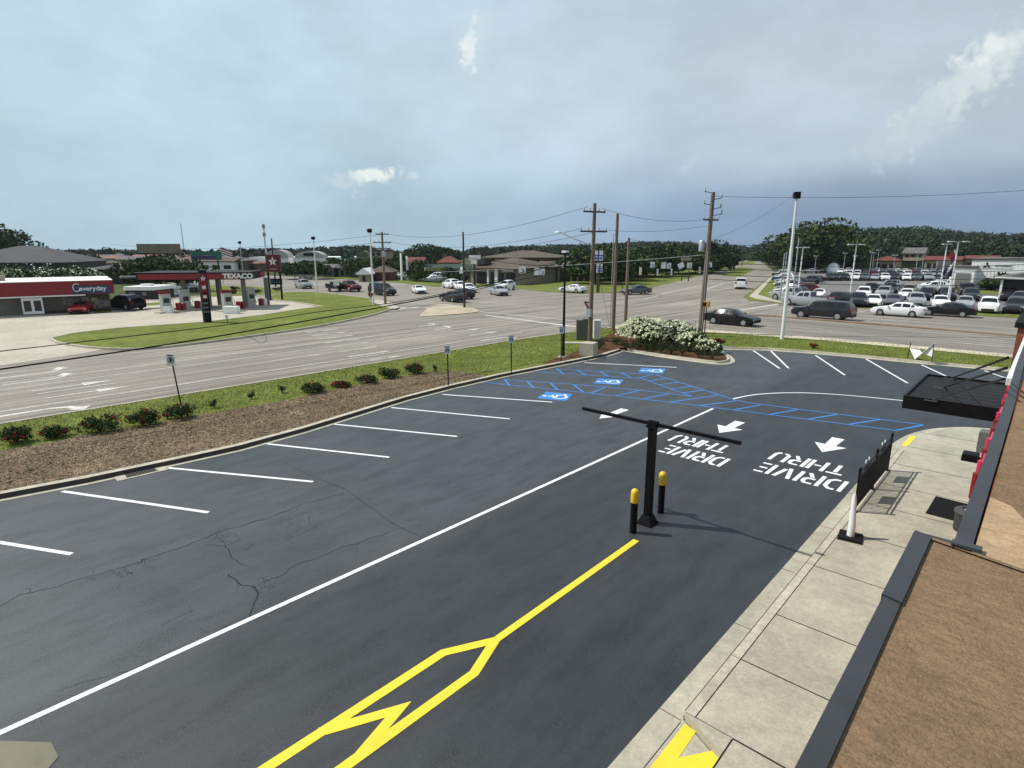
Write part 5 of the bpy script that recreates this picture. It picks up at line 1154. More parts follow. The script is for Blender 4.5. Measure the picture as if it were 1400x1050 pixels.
# ================================================================== BUILDINGS (each stands where the photo shows it)
def cm(name, c, rough=.8, var=.12, scale=.7, **k): return mat(name, c, rough, var=var, scale=scale, **k)
W_TAN = cm('stucco_tan', (.30, .25, .18)); W_BRN = cm('brick_brown', (.13, .085, .055), var=.25, scale=3); W_WHT = cm('panel_white', (.80, .80, .77), var=.05); W_GRY = cm('wall_grey', (.18, .18, .165)); W_DK = cm('wall_dark', (.03, .028, .026))
def shingle(name, c): return cm(name, c, .9, .22, .5, bump=.02, bscale=3)
R_BRN = shingle('roof_brown', (.095, .072, .052)); R_RED = shingle('roof_red', (.14, .035, .022)); R_GRN = shingle('roof_green', (.02, .05, .035)); R_GRY = shingle('roof_grey', (.12, .115, .11)); R_CHR = shingle('roof_charcoal', (.055, .055, .055)); R_OLV = shingle('roof_olive', (.10, .105, .065)); R_PINK = shingle('roof_tile', (.22, .11, .08))
def building(label, uL, uR, D, v_eave, v_ridge, wall=W_TAN, roof=R_BRN, kind='hip', dep=12, DR=None, wins=(), base=0.0, cat='building', name='building', group=None, over=.5, win_m=M_GLASS, frame_m=None, door=None, pil=0, z0=None, axis=None):
    a = Q(uL, 342, D); b = Q(uR, 342, DR or D); a2 = Vector((a.x, a.y)); b2 = Vector((b.x, b.y))
    L = (b2-a2).length; ang = math.atan2(b2.y-a2.y, b2.x-a2.x); Dm = (D+(DR or D))/2
    if axis: L, ang, Dm = axis, 0.0, D
    ze = Q((uL+uR)/2, v_eave, Dm).z; zr = Q((uL+uR)/2, v_ridge, Dm+(dep/2 if kind != 'flat' else 0)).z
    t = thing(name, label, cat, (a.x, a.y, base), ang, group)
    H_ = ze-base
    MB().box((L/2, dep/2, H_/2), (L, dep, H_)).build('wall', wall, t)
    hr = max(.3, zr-ze); o = over; mb = MB(); zb = H_+.002
    if kind == 'hip':
        i = min(dep/2, L*.42)
        mb.add([(-o, -o, zb), (L+o, -o, zb), (L+o, dep+o, zb), (-o, dep+o, zb), (i, dep/2, zb+hr), (L-i, dep/2, zb+hr), (-o, -o, zb-.2), (L+o, -o, zb-.2), (L+o, dep+o, zb-.2), (-o, dep+o, zb-.2)],
               [(0, 1, 5, 4), (1, 2, 5), (2, 3, 4, 5), (3, 0, 4), (6, 7, 1, 0), (7, 8, 2, 1), (8, 9, 3, 2), (9, 6, 0, 3), (9, 8, 7, 6)])
    elif kind == 'gable':
        mb.add([(-o, -o, zb), (L+o, -o, zb), (L+o, dep+o, zb), (-o, dep+o, zb), (-o, dep/2, zb+hr), (L+o, dep/2, zb+hr), (-o, -o, zb-.2), (L+o, -o, zb-.2), (L+o, dep+o, zb-.2), (-o, dep+o, zb-.2)],
               [(0, 1, 5, 4), (1, 2, 5), (2, 3, 4, 5), (3, 0, 4), (6, 7, 1, 0), (7, 8, 2, 1), (8, 9, 3, 2), (9, 6, 0, 3), (9, 8, 7, 6)])
    elif kind == 'gablefront':
        mb.add([(-o, -o, zb), (L+o, -o, zb), (L+o, dep+o, zb), (-o, dep+o, zb), (L/2, -o, zb+hr), (L/2, dep+o, zb+hr), (-o, -o, zb-.2), (L+o, -o, zb-.2), (L+o, dep+o, zb-.2), (-o, dep+o, zb-.2)],
               [(0, 1, 4), (1, 2, 5, 4), (2, 3, 5), (3, 0, 4, 5), (6, 7, 1, 0), (7, 8, 2, 1), (8, 9, 3, 2), (9, 6, 0, 3), (9, 8, 7, 6)])
    elif kind == 'barrel':
        n_ = 14; k = len(mb.v)
        for i in range(n_+1):
            th = math.pi*i/n_; x = L/2-math.cos(th)*(L/2+o*.2); z = zb+math.sin(th)*hr
            mb.v += [(x, -.3, z), (x, dep+.3, z)]
        for i in range(n_): mb.f.append((k+2*i, k+2*i+2, k+2*i+3, k+2*i+1)); mb.m.append(0)
        mb.f.append(tuple(k+2*i for i in range(n_+1))); mb.m.append(0); mb.f.append(tuple(k+2*i+1 for i in reversed(range(n_+1)))); mb.m.append(0)
    else:
        mb.box((L/2, dep/2, zb+hr/2), (L+.3, dep+.3, hr))
    mb.build('roof', roof, t)
    for (x0, x1, z0_, z1_) in wins:
        MB().box((L*(x0+x1)/2, -.05, H_*(z0_+z1_)/2), (L*(x1-x0), .14, H_*(z1_-z0_))).build('window', win_m, t)
    for i in range(pil):
        MB().box((L*(i+.5)/pil, -.6, H_/2), (.45, .45, H_)).build('column', frame_m or W_TAN, t)
    return t, L, H_, hr
def wrow(n_, z0, z1, gap=.35, x0=.04, x1=.96):
    w = (x1-x0)/n_; return [(x0+i*w+w*gap/2, x0+(i+1)*w-w*gap/2, z0, z1) for i in range(n_)]
# --- gas station store
a = P(-75, 436); b = P(153, 424.5)
aa = Vector(a); bb = Vector(b); L = (bb-aa).length; ang = math.atan2(bb.y-aa.y, bb.x-aa.x)
t = thing('gas_station_store', 'long low gas station store with a wide red fascia', 'store', (a[0], a[1], 0), ang)
MB().box((L/2, 5.2, 1.7), (L, 10, 3.4)).build('wall', cm('store_wall', (.16, .155, .13)), t)
MB().box((L/2-.2, 4.6, 2.72), (L+1.2, 11.6, 1.45)).build('fascia', M_RED, t)
MB().box((L/2-.2, 4.6, 3.47), (L+1.25, 11.65, .06)).build('roof', W_WHT, t)
MB().box((L*.42, -.98, 1.93), (L*.84, .5, .13)).build('soffit_band', W_WHT, t)
MB().box((L*.30, 3, 3.8), (1.5, 1.2, .55)).build('roof_unit', W_TAN, t); MB().box((L*.37+11, 2, 3.62), (1.8, 1.4, .22)).build('roof_unit', W_GRY, t); 
dkg = mat('shop_glass', (.014, .015, .017), .15)
MB().box((L*.77, .12, 1.0), (L*.44, .12, 1.9)).build('shop_window', dkg, t)
MB().box((L*.77, -.5, 2.0), (L*.44, 1.3, .06)).build('awning_soffit', W_DK, t)
random.seed(8)
for i in range(9):
    x = L*(.70+i*.031); MB().box((x+random.random()*.3, .045, 1.0+random.uniform(-.25, .3)), (random.uniform(.4, .8), .03, random.uniform(.5, .9))).build('poster', random.choice([W_GRY, W_TAN, W_WHT, W_GRY]), t)
bl = mat('sign_navy', (.012, .04, .11), .5)
xs = L-4.6
xs = L-1.6
MB().box((xs, -1.28, 2.5), (3.4, .1, .8)).build('sign_board', bl, t)
MB().box((L+.45, 3, 2.55), (.1, 6, .95)).build('sign_board', bl, t)
lettering('sign_text', 'everyday', .68, M_WHITE, t, (xs+.1, -1.35, 2.6), (R(90), 0, 0), .012, .01)
MB().tube([(xs-1.3+math.cos(q)*.32, -1.36, 2.75+math.sin(q)*.42) for q in [i*.4 for i in range(2, 16)]], .05, 5).build('sign_logo', M_WHITE, t)
for i, (u, lb_) in enumerate([(11, 'left white ice merchandiser box against the store wall'), (40, 'right white ice merchandiser box against the store wall')]):
    p = P(u+4, 430.5); q = thing('ice_merchandiser', lb_, 'ice box', (p[0], p[1]+.2, 0), ang, 'ice boxes outside the store')
    MB().box((0, 0, .95), (1.75, .8, 1.7)).build('case', W_WHT, q)
    for s in (-.42, .42): MB().box((s, -.41, .95), (.6, .02, 1.1)).build('door', W_GRY if i == 0 else dkg, q)
# --- gas canopy
CL = Q(186, 381, 66); CR_ = Q(342, 381, 68); CE = Q(386, 380, 79)
t = thing('gas_canopy', 'long flat red gas station canopy with white block lettering', 'gas canopy', (CL.x, CL.y, 0), math.atan2(CR_.y-CL.y, CR_.x-CL.x))
Lc = (Vector((CR_.x, CR_.y))-Vector((CL.x, CL.y))).length; z0c = CL.z-.2; dC = 6.5; hC2 = .85
MB().box((Lc/2, dC/2, z0c+hC2/2+.02), (Lc, dC, hC2)).build('canopy_deck', mat('deck_black', (.012, .012, .012), .9), t)
MB().box((Lc*.46, -.07, z0c+hC2*.46), (Lc*.88, .14, hC2*.72)).build('fascia_band', M_RED, t)
MB().box((Lc*.97, -.07, z0c+hC2*.46), (Lc*.05, .14, hC2*.72)).build('fascia_panel', M_DARK, t)
MB().box((Lc+.07, dC*.82, z0c+hC2*.46), (.14, dC*.32, hC2*.72)).build('fascia_band', M_RED, t)
MB().box((Lc/2, -.05, z0c+hC2+.02), (Lc+.2, .22, .07)).build('trim', W_GRY, t)
lettering('sign_text', 'TEXACO', .74, M_WHITE, t, (Lc*.895, -.16, z0c+hC2*.47), (R(90), 0, 0), .035, .012, 1.1)
for u, off in [(241, 1.8), (276, 1.4), (323, 1.8), (345, 5.0), (272, 6.2)]:
    xx = (Q(u, 400, 67)-CL).length; MB().box((xx, off, z0c/2), (.42, .42, z0c)).build('column', W_GRY, t)
pumpm = cm('pump_grey', (.38, .38, .35))
for i, (u, v, lb_) in enumerate([(236, 427, 'leftmost fuel pump under the red canopy'), (262, 424, 'fuel pump with red drums beside the left canopy columns'), (319, 425, 'fuel pump on the right island nearest the lawn'), (350, 420, 'rightmost fuel pump at the end of the red canopy')]):
    p = P(u, v); q = thing('fuel_pump', lb_, 'fuel pump', (p[0], p[1], 0), ang+.3, 'fuel pumps under the gas canopy')
    MB().box((0, 0, .08), (3.2, 1.1, .16)).build('island', M_CONC2, q); MB().box((-.6, 0, 1.1), (.95, .6, 1.9)).build('cabinet', pumpm, q); MB().box((-.6, -.31, 1.35), (.6, .02, .5)).build('display', dkg, q)
    MB().box((-.6, 0, 2.2), (1.1, .3, .3)).build('topper', M_RED if i % 2 == 0 else pumpm, q)
    MB().tube([(-.1, -.2, 1.6), (.1, -.35, 1.1), (-.05, -.35, .5), (-.15, -.3, .9)], .025, 5).build('hose', M_DARK, q)
    MB().lathe((.7, 0, .16), [(.28, 0), (.3, .8), (.2, .85)], 12).build('bin', M_RED, q, True); MB().lathe((1.25, 0, .16), [(.22, 0), (.24, .7), (.15, .8)], 12).build('bin', W_WHT if i % 2 else M_RED, q, True)
p = P(317, 428.5); o = MB().box((p[0], p[1], .4), (1.5, .8, .75), YAW).build('white_bin', W_WHT); tag(o, 'white box-shaped bin at the near end of the right pump island', 'bin')
p = P(231, 428); o = MB().box((p[0], p[1], .4), (.9, .7, .75), YAW, taper=.9).build('white_bin', W_WHT); tag(o, 'white tapered bin at the near end of the left pump island', 'bin')
def star(r1, r2, n_=5, rot=math.pi/2): return [((r1 if i % 2 == 0 else r2)*math.cos(rot+i*math.pi/n_), (r1 if i % 2 == 0 else r2)*math.sin(rot+i*math.pi/n_)) for i in range(2*n_)]
def star_emblem(t, x, y, z, r1, face=1):
    pts = star(r1, r1*.42); n_ = len(pts)
    MB().add([(x+p[0], y, z+p[1]) for p in pts]+[(x+p[0], y-.03, z+p[1]) for p in pts], [tuple(range(n_, 2*n_))]+[(i, (i+1) % n_, n_+(i+1) % n_, n_+i) for i in range(n_)]).build('star', M_WHITE, t)
    mb = MB(); mb.box((x, y-.04, z+r1*.2), (r1*.5, .02, r1*.13)); mb.box((x, y-.04, z-r1*.05), (r1*.13, .02, r1*.5)); mb.build('star_letter', M_RED, t)
darkred = mat('sign_dark_red', (.10, .006, .010), .45)
# tall red star sign beyond the canopy
c0 = Q(374, 360, 80); gx_, gz = 0, c0.z; d_ = 80/FPX
t = thing('star_sign', 'tall dark red sign with a white star and price panel on two posts', 'gas station sign', (c0.x, c0.y, 0), YAW)
MB().box((0, 0, gz), (18.5*d_, .5, 22.5*d_)).build('panel', darkred, t); star_emblem(t, 0, -.26, gz+.25, .62)
MB().box((0, -.27, gz-.75), (.9, .02, .14)).build('text_line', W_TAN, t)
z_ = Q(374, 385, 80).z; MB().box((.15, 0, z_), (15*d_, .3, 8*d_)).build('price_panel', M_DARK, t)
for i in range(4): MB().box((-.35+i*.33, -.16, z_), (.14, .02, .35)).build('digit', MATS['sign_green'], t)
for s in (-.85, .75): MB().box((s, 0, (gz)/2), (.2, .2, gz)).build('leg', M_DARK, t)
# narrow red price pylon on the lawn edge
p = P(281, 441, .1); h = zat(p[0], p[1], 371); D_ = depth(*p); k = D_/FPX
t = thing('price_pylon', 'narrow leaning-looking dark pylon with red star panel at the lawn edge', 'gas station sign', (p[0], p[1], .1), YAW+R(50))
MB().box((.2, 0, h/2), (.62, .4, h)).build('pylon', M_DARK, t); MB().box((.12, -.22, h-1.15), (.6, .04, 1.75)).build('panel', M_RED, t); star_emblem(t, .12, -.25, h-.75, .27); MB().box((.12, -.25, h-1.55), (.35, .02, .3)).build('symbol', M_WHITE, t)
MB().box((.12, -.22, h-2.4), (.5, .03, .5)).build('price_panel', M_RED, t); MB().box((.12, -.24, h-2.4), (.3, .02, .25)).build('symbol', M_WHITE, t)
for i in range(3): MB().box((.12, -.22, h-3.0-i*.4), (.45, .02, .16)).build('price_row', W_GRY, t)
t = sign('thin dark flagged stake on the gas station lawn', 311, 441, 431, .3, .3, 'none', M_BLACK)
# billboard
a_ = Q(188, 340, 105); b_ = Q(246, 340, 105)
t = thing('billboard', 'blank brown billboard above dark trees behind the gas station', 'billboard', ((a_.x+b_.x)/2, (a_.y+b_.y)/2, 0), YAW-R(4))
k = 105/FPX; MB().box((0, 0, a_.z), (59*k, .4, 12.5*k)).build('panel', cm('board_brown', (.21, .17, .12), var=.2, scale=1), t)
for s in (-2.8, 2.4): MB().tube([(s, .4, 0), (s, .4, a_.z)], .16, 8).build('leg', M_WOODD, t)
MB().box((0, -.1, a_.z-6.4*k), (60*k, .7, .12)).build('catwalk', M_DARK, t)
# dark green/purple boards
t, zc, W_, H_ = big_sign('dark green roadside sign board beyond the gas canopy', 262, 302, 344.5, 355, 100, 0, M_GREEN)
MB().box((-.3, -.19, zc-.3), (W_*.8, .02, H_*.4)).build('lower_band', mat('sign_purple', (.05, .03, .09), .5), t); MB().box((.2, -.2, zc+.1), (W_*.3, .02, .16)).build('text_line', W_GRY, t)
# buildings left of the junction
building('grey hip-roofed building at the far left behind flowering trees', -90, 88, 118, 359, 336, W_DK, R_CHR, 'hip', 26, DR=125, wins=wrow(5, .15, .6))
building('second low grey-roofed building left of the billboard', 112, 186, 120, 368, 358, W_DK, R_CHR, 'hip', 16, wins=wrow(3, .1, .7))
t, L, H_, hr = building('black drive-up hut with pale flat roof left of the pumps', 163, 202, 82, 397, 392, W_DK, W_WHT, 'flat', 5, wins=[(.15, .35, .3, .8), (.6, .75, .4, .8)], win_m=W_GRY); MB().box((L*.5, 2, H_+.6), (1.4, 1, .4)).build('roof_unit', W_WHT, t)
t, L, H_, hr = building('white tent-roofed shelter seen under the canopy', 208, 222, 88, 394, 391, W_WHT, W_WHT, 'gable', 3)
# long domed plaza
for lb_, uL, uR, D, ve, vr in [('left white barrel-arched front of the long plaza', 362, 393, 205, 352, 341.5), ('middle barrel-arched plaza front with dark lattice window', 403, 441, 205, 351.5, 343)]:
    t, L, H_, hr = building(lb_, uL, uR, D, ve, vr, W_WHT, cm('arch_cream', (.42, .41, .37)), 'barrel', 5, cat='arched building')
    if 'lattice' in lb_:
        for i in range(5): MB().lathe((L*(.36+i*.07), -.45, H_+.9), [(.55, -.1), (.55, .1)], 6, axis='y').build('window', M_DARK, t)
building('long pale grey plaza block beneath the white arches', 340, 486, 212, 361, 351.5, W_GRY, W_WHT, 'flat', 30, wins=[(.15, .3, .1, .6), (.5, .6, .1, .6)])
t, L, H_, hr = building('olive-domed plaza building behind the light pole', 487, 503, 196, 351, 343, W_TAN, R_OLV, 'barrel', 12, cat='domed building')
t, L, H_, hr = building('tan arched-window tower block right of the olive dome', 503, 527, 188, 344, 341, W_TAN, R_BRN, 'flat', 12, wins=[(.2, .38, .8, .95), (.5, .68, .8, .95), (.1, .9, .2, .45)])
t, L, H_, hr = building('green round-topped clock-like pavilion amid the plaza trees', 466, 478, 180, 352, 341, MATS['sign_green'], R_GRN, 'barrel', 4, cat='pavilion'); MB().lathe((L/2, -.4, H_+.9), [(.5, -.05), (.5, .05)], 12, axis='y').build('dial', W_GRY, t)
building('small pale gabled hut with white trim beyond the cross road', 488, 503, 128, 374, 366, W_TAN, W_WHT, 'gablefront', 6, wins=[(.35, .65, 0, .7)], cat='hut')
building('maroon low building right of the pale gabled hut', 504, 532, 132, 372, 363, darkred, R_BRN, 'hip', 8, wins=wrow(3, .2, .7))
building('grey gabled house left of the plaza pavilion', 438, 454, 150, 366, 361, W_GRY, R_GRY, 'gable', 8, cat='house', wins=wrow(2, .2, .7)); building('grey gabled house right of the plaza pavilion', 461, 478, 150, 366, 361, W_GRY, R_GRY, 'gable', 8, cat='house', wins=wrow(2, .2, .7))
t, L, H_, hr = building('left red-roofed shop among trees behind the paired white posts', 556, 576, 165, 358.5, 351.5, W_TAN, R_RED, 'gable', 10, wins=wrow(3, .2, .6)); 
t, L, H_, hr = building('right red-roofed shop beneath the big dark treetop', 597, 625, 165, 359, 350, W_TAN, R_RED, 'hip', 10, wins=wrow(4, .2, .6)); MB().box((L*.28, 5, H_+hr*.9), (1.2, 1, 1.5)).build('chimney', W_BRN, t)
t, L, H_, hr = building('low green-roofed store front left of the island pole', 583, 633, 145, 366.5, 361, W_DK, R_GRN, 'gable', 8, wins=wrow(5, .1, .6)); MB().box((L*.25, -.5, H_-.3), (5, .1, .9)).build('sign_board', cm('yellow_sign', (.35, .32, .08)), t); MB().box((L*.07, -.5, H_-.3), (2.5, .1, .8)).build('sign_board', W_WHT, t); MB().box((L*.6, -.5, H_-.3), (7, .1, .6)).build('sign_board', W_GRY, t)
# brown plaza
tb, L, H_, hr = building('brown hip-roofed restaurant with arched arcade by the junction', 643, 708, 122, 366, 352.5, W_TAN, R_BRN, 'hip', 16, DR=116, wins=[(.14, .36, 0, .72), (.44, .52, 0, .72), (.62, .72, .05, .7), (.76, .95, .05, .7)], win_m=dkg, over=.9)
for xx in (.40, .56, .59): MB().box((L*xx, -.3, H_/2), (.35, .3, H_)).build('column', W_WHT, tb)
MB().box((L*.1, -.9, H_-.35), (2.2, .1, .5)).build('sign_board', cm('green_sign', (.04, .13, .05)), tb); MB().box((L*.85, -.9, H_-.5), (2.6, .1, .4)).build('sign_board', W_GRY, tb)
MB().box((L*.18, 1.5, H_+1.2), (2.6, 2.4, 1.2)).build('dormer', W_DK, tb)
tb, L, H_, hr = building('large two-storey brown-roofed plaza building behind the restaurant', 662, 783, 165, 352, 342.5, W_BRN, R_BRN, 'hip', 24, wins=wrow(12, .62, .82, .5)+wrow(10, .1, .4, .3), win_m=dkg, over=1)
MB().box((L*.26, -.3, H_*.55), (7, .5, H_*.8)).build('gable_front', W_TAN, tb)
for xx in (.215, .24): MB().lathe((L*xx, -.7, H_*.72), [(1.0, -.1), (1.0, .1)], 12, axis='y').build('window', dkg, tb)
building('brown lower wing with shops right of the restaurant', 742, 812, 130, 366, 357, W_BRN, R_BRN, 'gable', 12, wins=wrow(7, .05, .7, .25), win_m=dkg, pil=8)
building('small brown tower roofs at the right end of the plaza', 790, 812, 150, 352, 345, W_BRN, R_BRN, 'hip', 10, wins=wrow(3, .5, .8))
t, zc, W_, H_ = big_sign('tilted white sign box on the tower of signs by the island pole', 641, 657, 349, 355, 112, 0, M_WHITE, legs=1); t.children[0].rotation_euler = (0, 0, 0)
for v0, v1, u0, u1, lb_ in [(356, 361, 644, 652, 'small pale sign beneath the tilted white box'), (363, 367, 639, 645, 'grey sign low on the sign tower'), (370, 374, 628, 634.5, 'little white box sign left of the island pole')]:
    t, zc, W_, H_ = big_sign(lb_, u0, u1, v0, v1, 111, 0, W_WHT if 'white' in lb_ or 'pale' in lb_ else W_GRY, legs=1)
for u, lb_, vt in [(549.5, 'taller of two paired white posts beyond the cross road', 346), (557.5, 'shorter of two paired white posts beyond the cross road', 350)]:
    p = P(u, 383.5); h = zat(p[0], p[1], vt); o = MB().box((p[0], p[1], h/2), (.38, .38, h), taper=.9).build('white_post', W_WHT); tag(o, lb_, 'post', 'paired white posts')
t = thing('pylon_sign', 'slim white stacked pylon sign in front of the plaza houses', 'sign', (*P(473, 378.5), 0), YAW); h = zat(*P(473, 378.5), 354)
MB().box((0, 0, h/2), (.4, .3, h)).build('post', W_WHT, t)
for i, zz in enumerate((.35, .5, .75)): MB().box((.1, -.2, h*zz), (1.7-.3*i, .15, .6)).build('panel', W_GRY, t)
# flag clusters
def flag(label, u, vb, vt, D, cols, w, h):
    a = Q(u, vt, D); t = thing('flag', label, 'flag', (a.x, a.y, 0), YAW+R(20)); MB().tube([(0, 0, 0), (0, 0, a.z)], [.09, .05], 8).build('pole', M_GALV, t)
    n_ = 6
    for j, c in enumerate(cols):
        mb = MB(); k = 0
        for i in range(n_+1):
            x = w*i/n_; sag = -h*.9*(i/n_)**1.2; y = math.sin(i*1.4)*.18
            mb.v += [(x, y, a.z-.1+sag*.6-h*j/len(cols)), (x, y*.8, a.z-.1+sag*.6-h*(j+1)/len(cols))]
        for i in range(n_): mb.f.append((2*i, 2*i+2, 2*i+3, 2*i+1)); mb.m.append(0)
        o = mb.build('stripe' if len(cols) > 1 else 'cloth', c, t); o.modifiers.new('thickness', 'SOLIDIFY').thickness = .02
    return t
flag('red and white striped flag above the plaza beyond the canopy', 300, 372, 338, 120, [M_RED, M_WHITE, M_RED, M_WHITE, M_RED, M_WHITE], 2.2, 1.4)
p = Q(1306, 341, 72); t = thing('flag', 'large drooping red, white and navy flag on a pole in the car lot', 'flag', (p.x, p.y, 0), YAW)
MB().tube([(.1, 0, 0), (.1, 0, p.z)], [.1, .05], 8).build('pole', M_WHITE, t)
navy = mat('flag_navy', (.012, .015, .05), .8); kf = 72/FPX
for nm_, m, pts in [('stripe', M_RED, [(-.9, -.8), (0, -.1), (.05, -1.2), (-.3, -1.9), (-.5, -1.2)]), ('stripe', M_WHITE, [(-.12, -.05), (.02, -.05), (.02, -.4), (-.15, -.4)]), ('stripe', M_WHITE, [(-.3, -1.9), (.05, -1.2), (-.05, -2.0), (-.55, -2.9), (-.75, -2.7)]), ('canton', navy, [(-.9, -2.2), (-.45, -2.3), (-.9, -3.1), (-1.15, -3.0)]), ('canton', navy, [(-.1, -2.0), (.05, -1.5), (.0, -3.2), (-.5, -3.3), (-.55, -2.9)])]:
    MB().add([(x, -.03-.05*i, p.z+z) for i, (x, z) in enumerate(pts)]+[(x, .0-.05*i, p.z+z) for i, (x, z) in enumerate(pts)], [tuple(range(5)) if len(pts) == 5 else (0, 1, 2, 3), tuple(reversed(range(len(pts), 2*len(pts))))]+[(i, (i+1) % len(pts), len(pts)+(i+1) % len(pts), len(pts)+i) for i in range(len(pts))]).build(nm_, m, t)
# far masts
for lb_, u, vt, vb, D, r in [('thin tall radio mast above the billboard', 247, 305, 342, 260, .18), ('slim monopole cell tower beyond the plaza', 360, 306, 345, 230, .3)]:
    a = Q(u, vt, D); t = thing('mast', lb_, 'mast', (a.x, a.y, 0), YAW); MB().tube([(0, 0, 0), (0, 0, a.z)], [r*1.3, r*.7], 8).build('post', M_GALV, t)
    if 'mono' in lb_:
        for zz in (a.z-1, a.z-4): MB().box((0, 0, zz), (.9, .6, 1.4)).build('antenna', W_GRY, t)
# dealership
light_pole('left T-headed light pole at the corner of the car lot', 1090, 411, 338.5, .1, M_WHITE, 2, 'T-headed light poles in the car lot', th=.5)
light_pole('tall leaning-looking T-headed light pole in the middle of the car lot', 1161, 413, 334.5, .1, M_WHITE, 2, 'T-headed light poles in the car lot', th=.75)
light_pole('T-headed light pole behind the drooping flag', 1296, 418, 330.5, .1, M_WHITE, 2, 'T-headed light poles in the car lot', th=.9)
light_pole('T-headed light pole left of the drooping flag', 1284, 402, 334, .1, M_WHITE, 2, 'T-headed light poles in the car lot', th=.3)
for i, (u, vt) in enumerate([(1113, 350), (1152, 346), (1166, 350), (1188, 345), (1191, 346), (1197, 342), (1220, 349), (1251, 345), (1259, 345)]):
    light_pole(ords[i]+' thin light pole from the left at the back of the car lot', u, 377, vt, .09, M_GALV, 2, 'thin light poles at the back of the car lot', th=.2)
for i, (u, v, vt) in enumerate([(1066, 412, 346), (1070, 402, 344), (1074, 396, 340), (1083, 412, 325)]):
    light_pole(['short', 'second', 'third', 'tallest'][i]+' of four close light poles at the left edge of the car lot', u, v, vt, .09, M_GALV, 3, 'clustered poles at the car lot edge')
tb, L, H_, hr = building('white dealership building with a dark three-diamond emblem', 1332, 1440, 104, 355.5, 353.5, W_WHT, R_GRY, 'flat', 26, axis=30)
mb = MB(); ex, ez = 2.1, H_*.82
for ang_ in (90, 210, 330):
    c_ = (ex+.3*math.cos(R(ang_)), ez+.3*math.sin(R(ang_))); q = [(c_[0]+.3*math.cos(R(ang_)), c_[1]+.3*math.sin(R(ang_))), (c_[0]+.17*math.cos(R(ang_+90)), c_[1]+.17*math.sin(R(ang_+90))), (ex, ez), (c_[0]+.17*math.cos(R(ang_-90)), c_[1]+.17*math.sin(R(ang_-90)))]
    mb.add([(a_, -.14, b_) for a_, b_ in q]+[(a_, -.1, b_) for a_, b_ in q], [(0, 1, 2, 3), (7, 6, 5, 4), (0, 4, 5, 1), (1, 5, 6, 2), (2, 6, 7, 3), (3, 7, 4, 0)])
mb.build('emblem', M_DARK, tb); lettering('sign_text', 'MITSUBISHI', .42, W_GRY, tb, (4.3, -.1, H_*.81), (R(90), 0, 0), .01, .01, 1.0)
MB().box((3.3, -.04, H_*.82), (4.4, .06, H_*.2)).build('sign_band', M_WHITE, tb)
mb = MB()
for i in range(60): mb.box((.25+i*.5, -.02, H_*.5), (.03, .04, H_*.95))
mb.build('cladding_rib', W_WHT, tb)['kind'] = 'stuff'
tb, L, H_, hr = building('white service bay with grey roller door left of the dealership', 1304, 1333, 103, 366.5, 364.5, W_WHT, R_GRY, 'flat', 12, wins=[(.25, .85, 0, .78)], win_m=W_GRY, axis=3.4, over=.1)
tb, L, H_, hr = building('open car port with grey sloped roof at the right edge', 1377, 1460, 80, 380, 366, W_DK, R_GRY, 'gablefront', 9, over=.7, axis=9); MB().box((.1, -.4, H_/2), (.25, .25, H_)).build('column', W_WHT, tb); MB().box((L/2, -.75, H_+.05), (L+1.4, .1, .25)).build('fascia', W_WHT, tb)
t, zc, W_, H_ = big_sign('pale lattice sign board behind the flag', 1281, 1300, 357, 367, 110, 0, W_GRY)
building('red-roofed house farthest left beyond the car lot', 1197, 1214, 185, 356, 350, W_TAN, R_RED, 'hip', 8, axis=6, cat='house', wins=wrow(3, .2, .7)); building('grey gabled two-storey house on the wooded slope', 1236, 1257, 215, 346, 338.5, W_TAN, R_GRY, 'gable', 9, axis=6, cat='house', wins=wrow(3, .5, .8), base=3)
building('wide red-roofed house behind the pale sign board', 1267, 1312, 190, 355, 350, W_TAN, R_RED, 'gable', 9, axis=9, cat='house', wins=wrow(5, .3, .7)); building('red-roofed house above the white service bay', 1322, 1352, 190, 353, 349, W_TAN, R_RED, 'gable', 9, axis=8, cat='house', wins=wrow(4, .3, .7))
t, zc, W_, H_ = big_sign('green overhead road sign far along the road', 998, 1018, 352, 357, 260, 0, MATS['sign_green']); t, zc, W_, H_ = big_sign('pale board over the trees beyond the signals', 932, 945, 352.5, 356, 130, 0, W_TAN)
o = Q(1139, 371, 175); t = thing('storage_tank', 'white rounded storage tank behind the car lot', 'tank', (o.x, o.y, 0)); MB().lathe((0, 0, 0), [(1.6, 0), (1.7, 1.2), (1.5, 2.2), (.8, 2.9), (.1, 3.1)], 16).build('body', W_WHT, t, True)
# little houses of the town on the left horizon
random.seed(12)
for i in range(60):
    u = random.uniform(88, 345); D = random.uniform(160, 430); 
    if 150 < u < 255 and random.random() < .4: continue
    w = random.uniform(6, 12)*FPX/D; zt = random.uniform(2.2, 3.4)
    vE = 342+(CH-zt)*FPX/D; 
    building('small distant building in the town on the left horizon', u-w/2, u+w/2, D, vE, vE-1.3*FPX/D, random.choice([W_TAN, W_WHT, W_BRN, W_GRY]), random.choice([R_BRN, R_PINK, R_GRY, R_RED]), random.choice(['hip', 'gable']), 9, cat='house', name='house', group='small distant town buildings on the left horizon', wins=wrow(3, .3, .65))
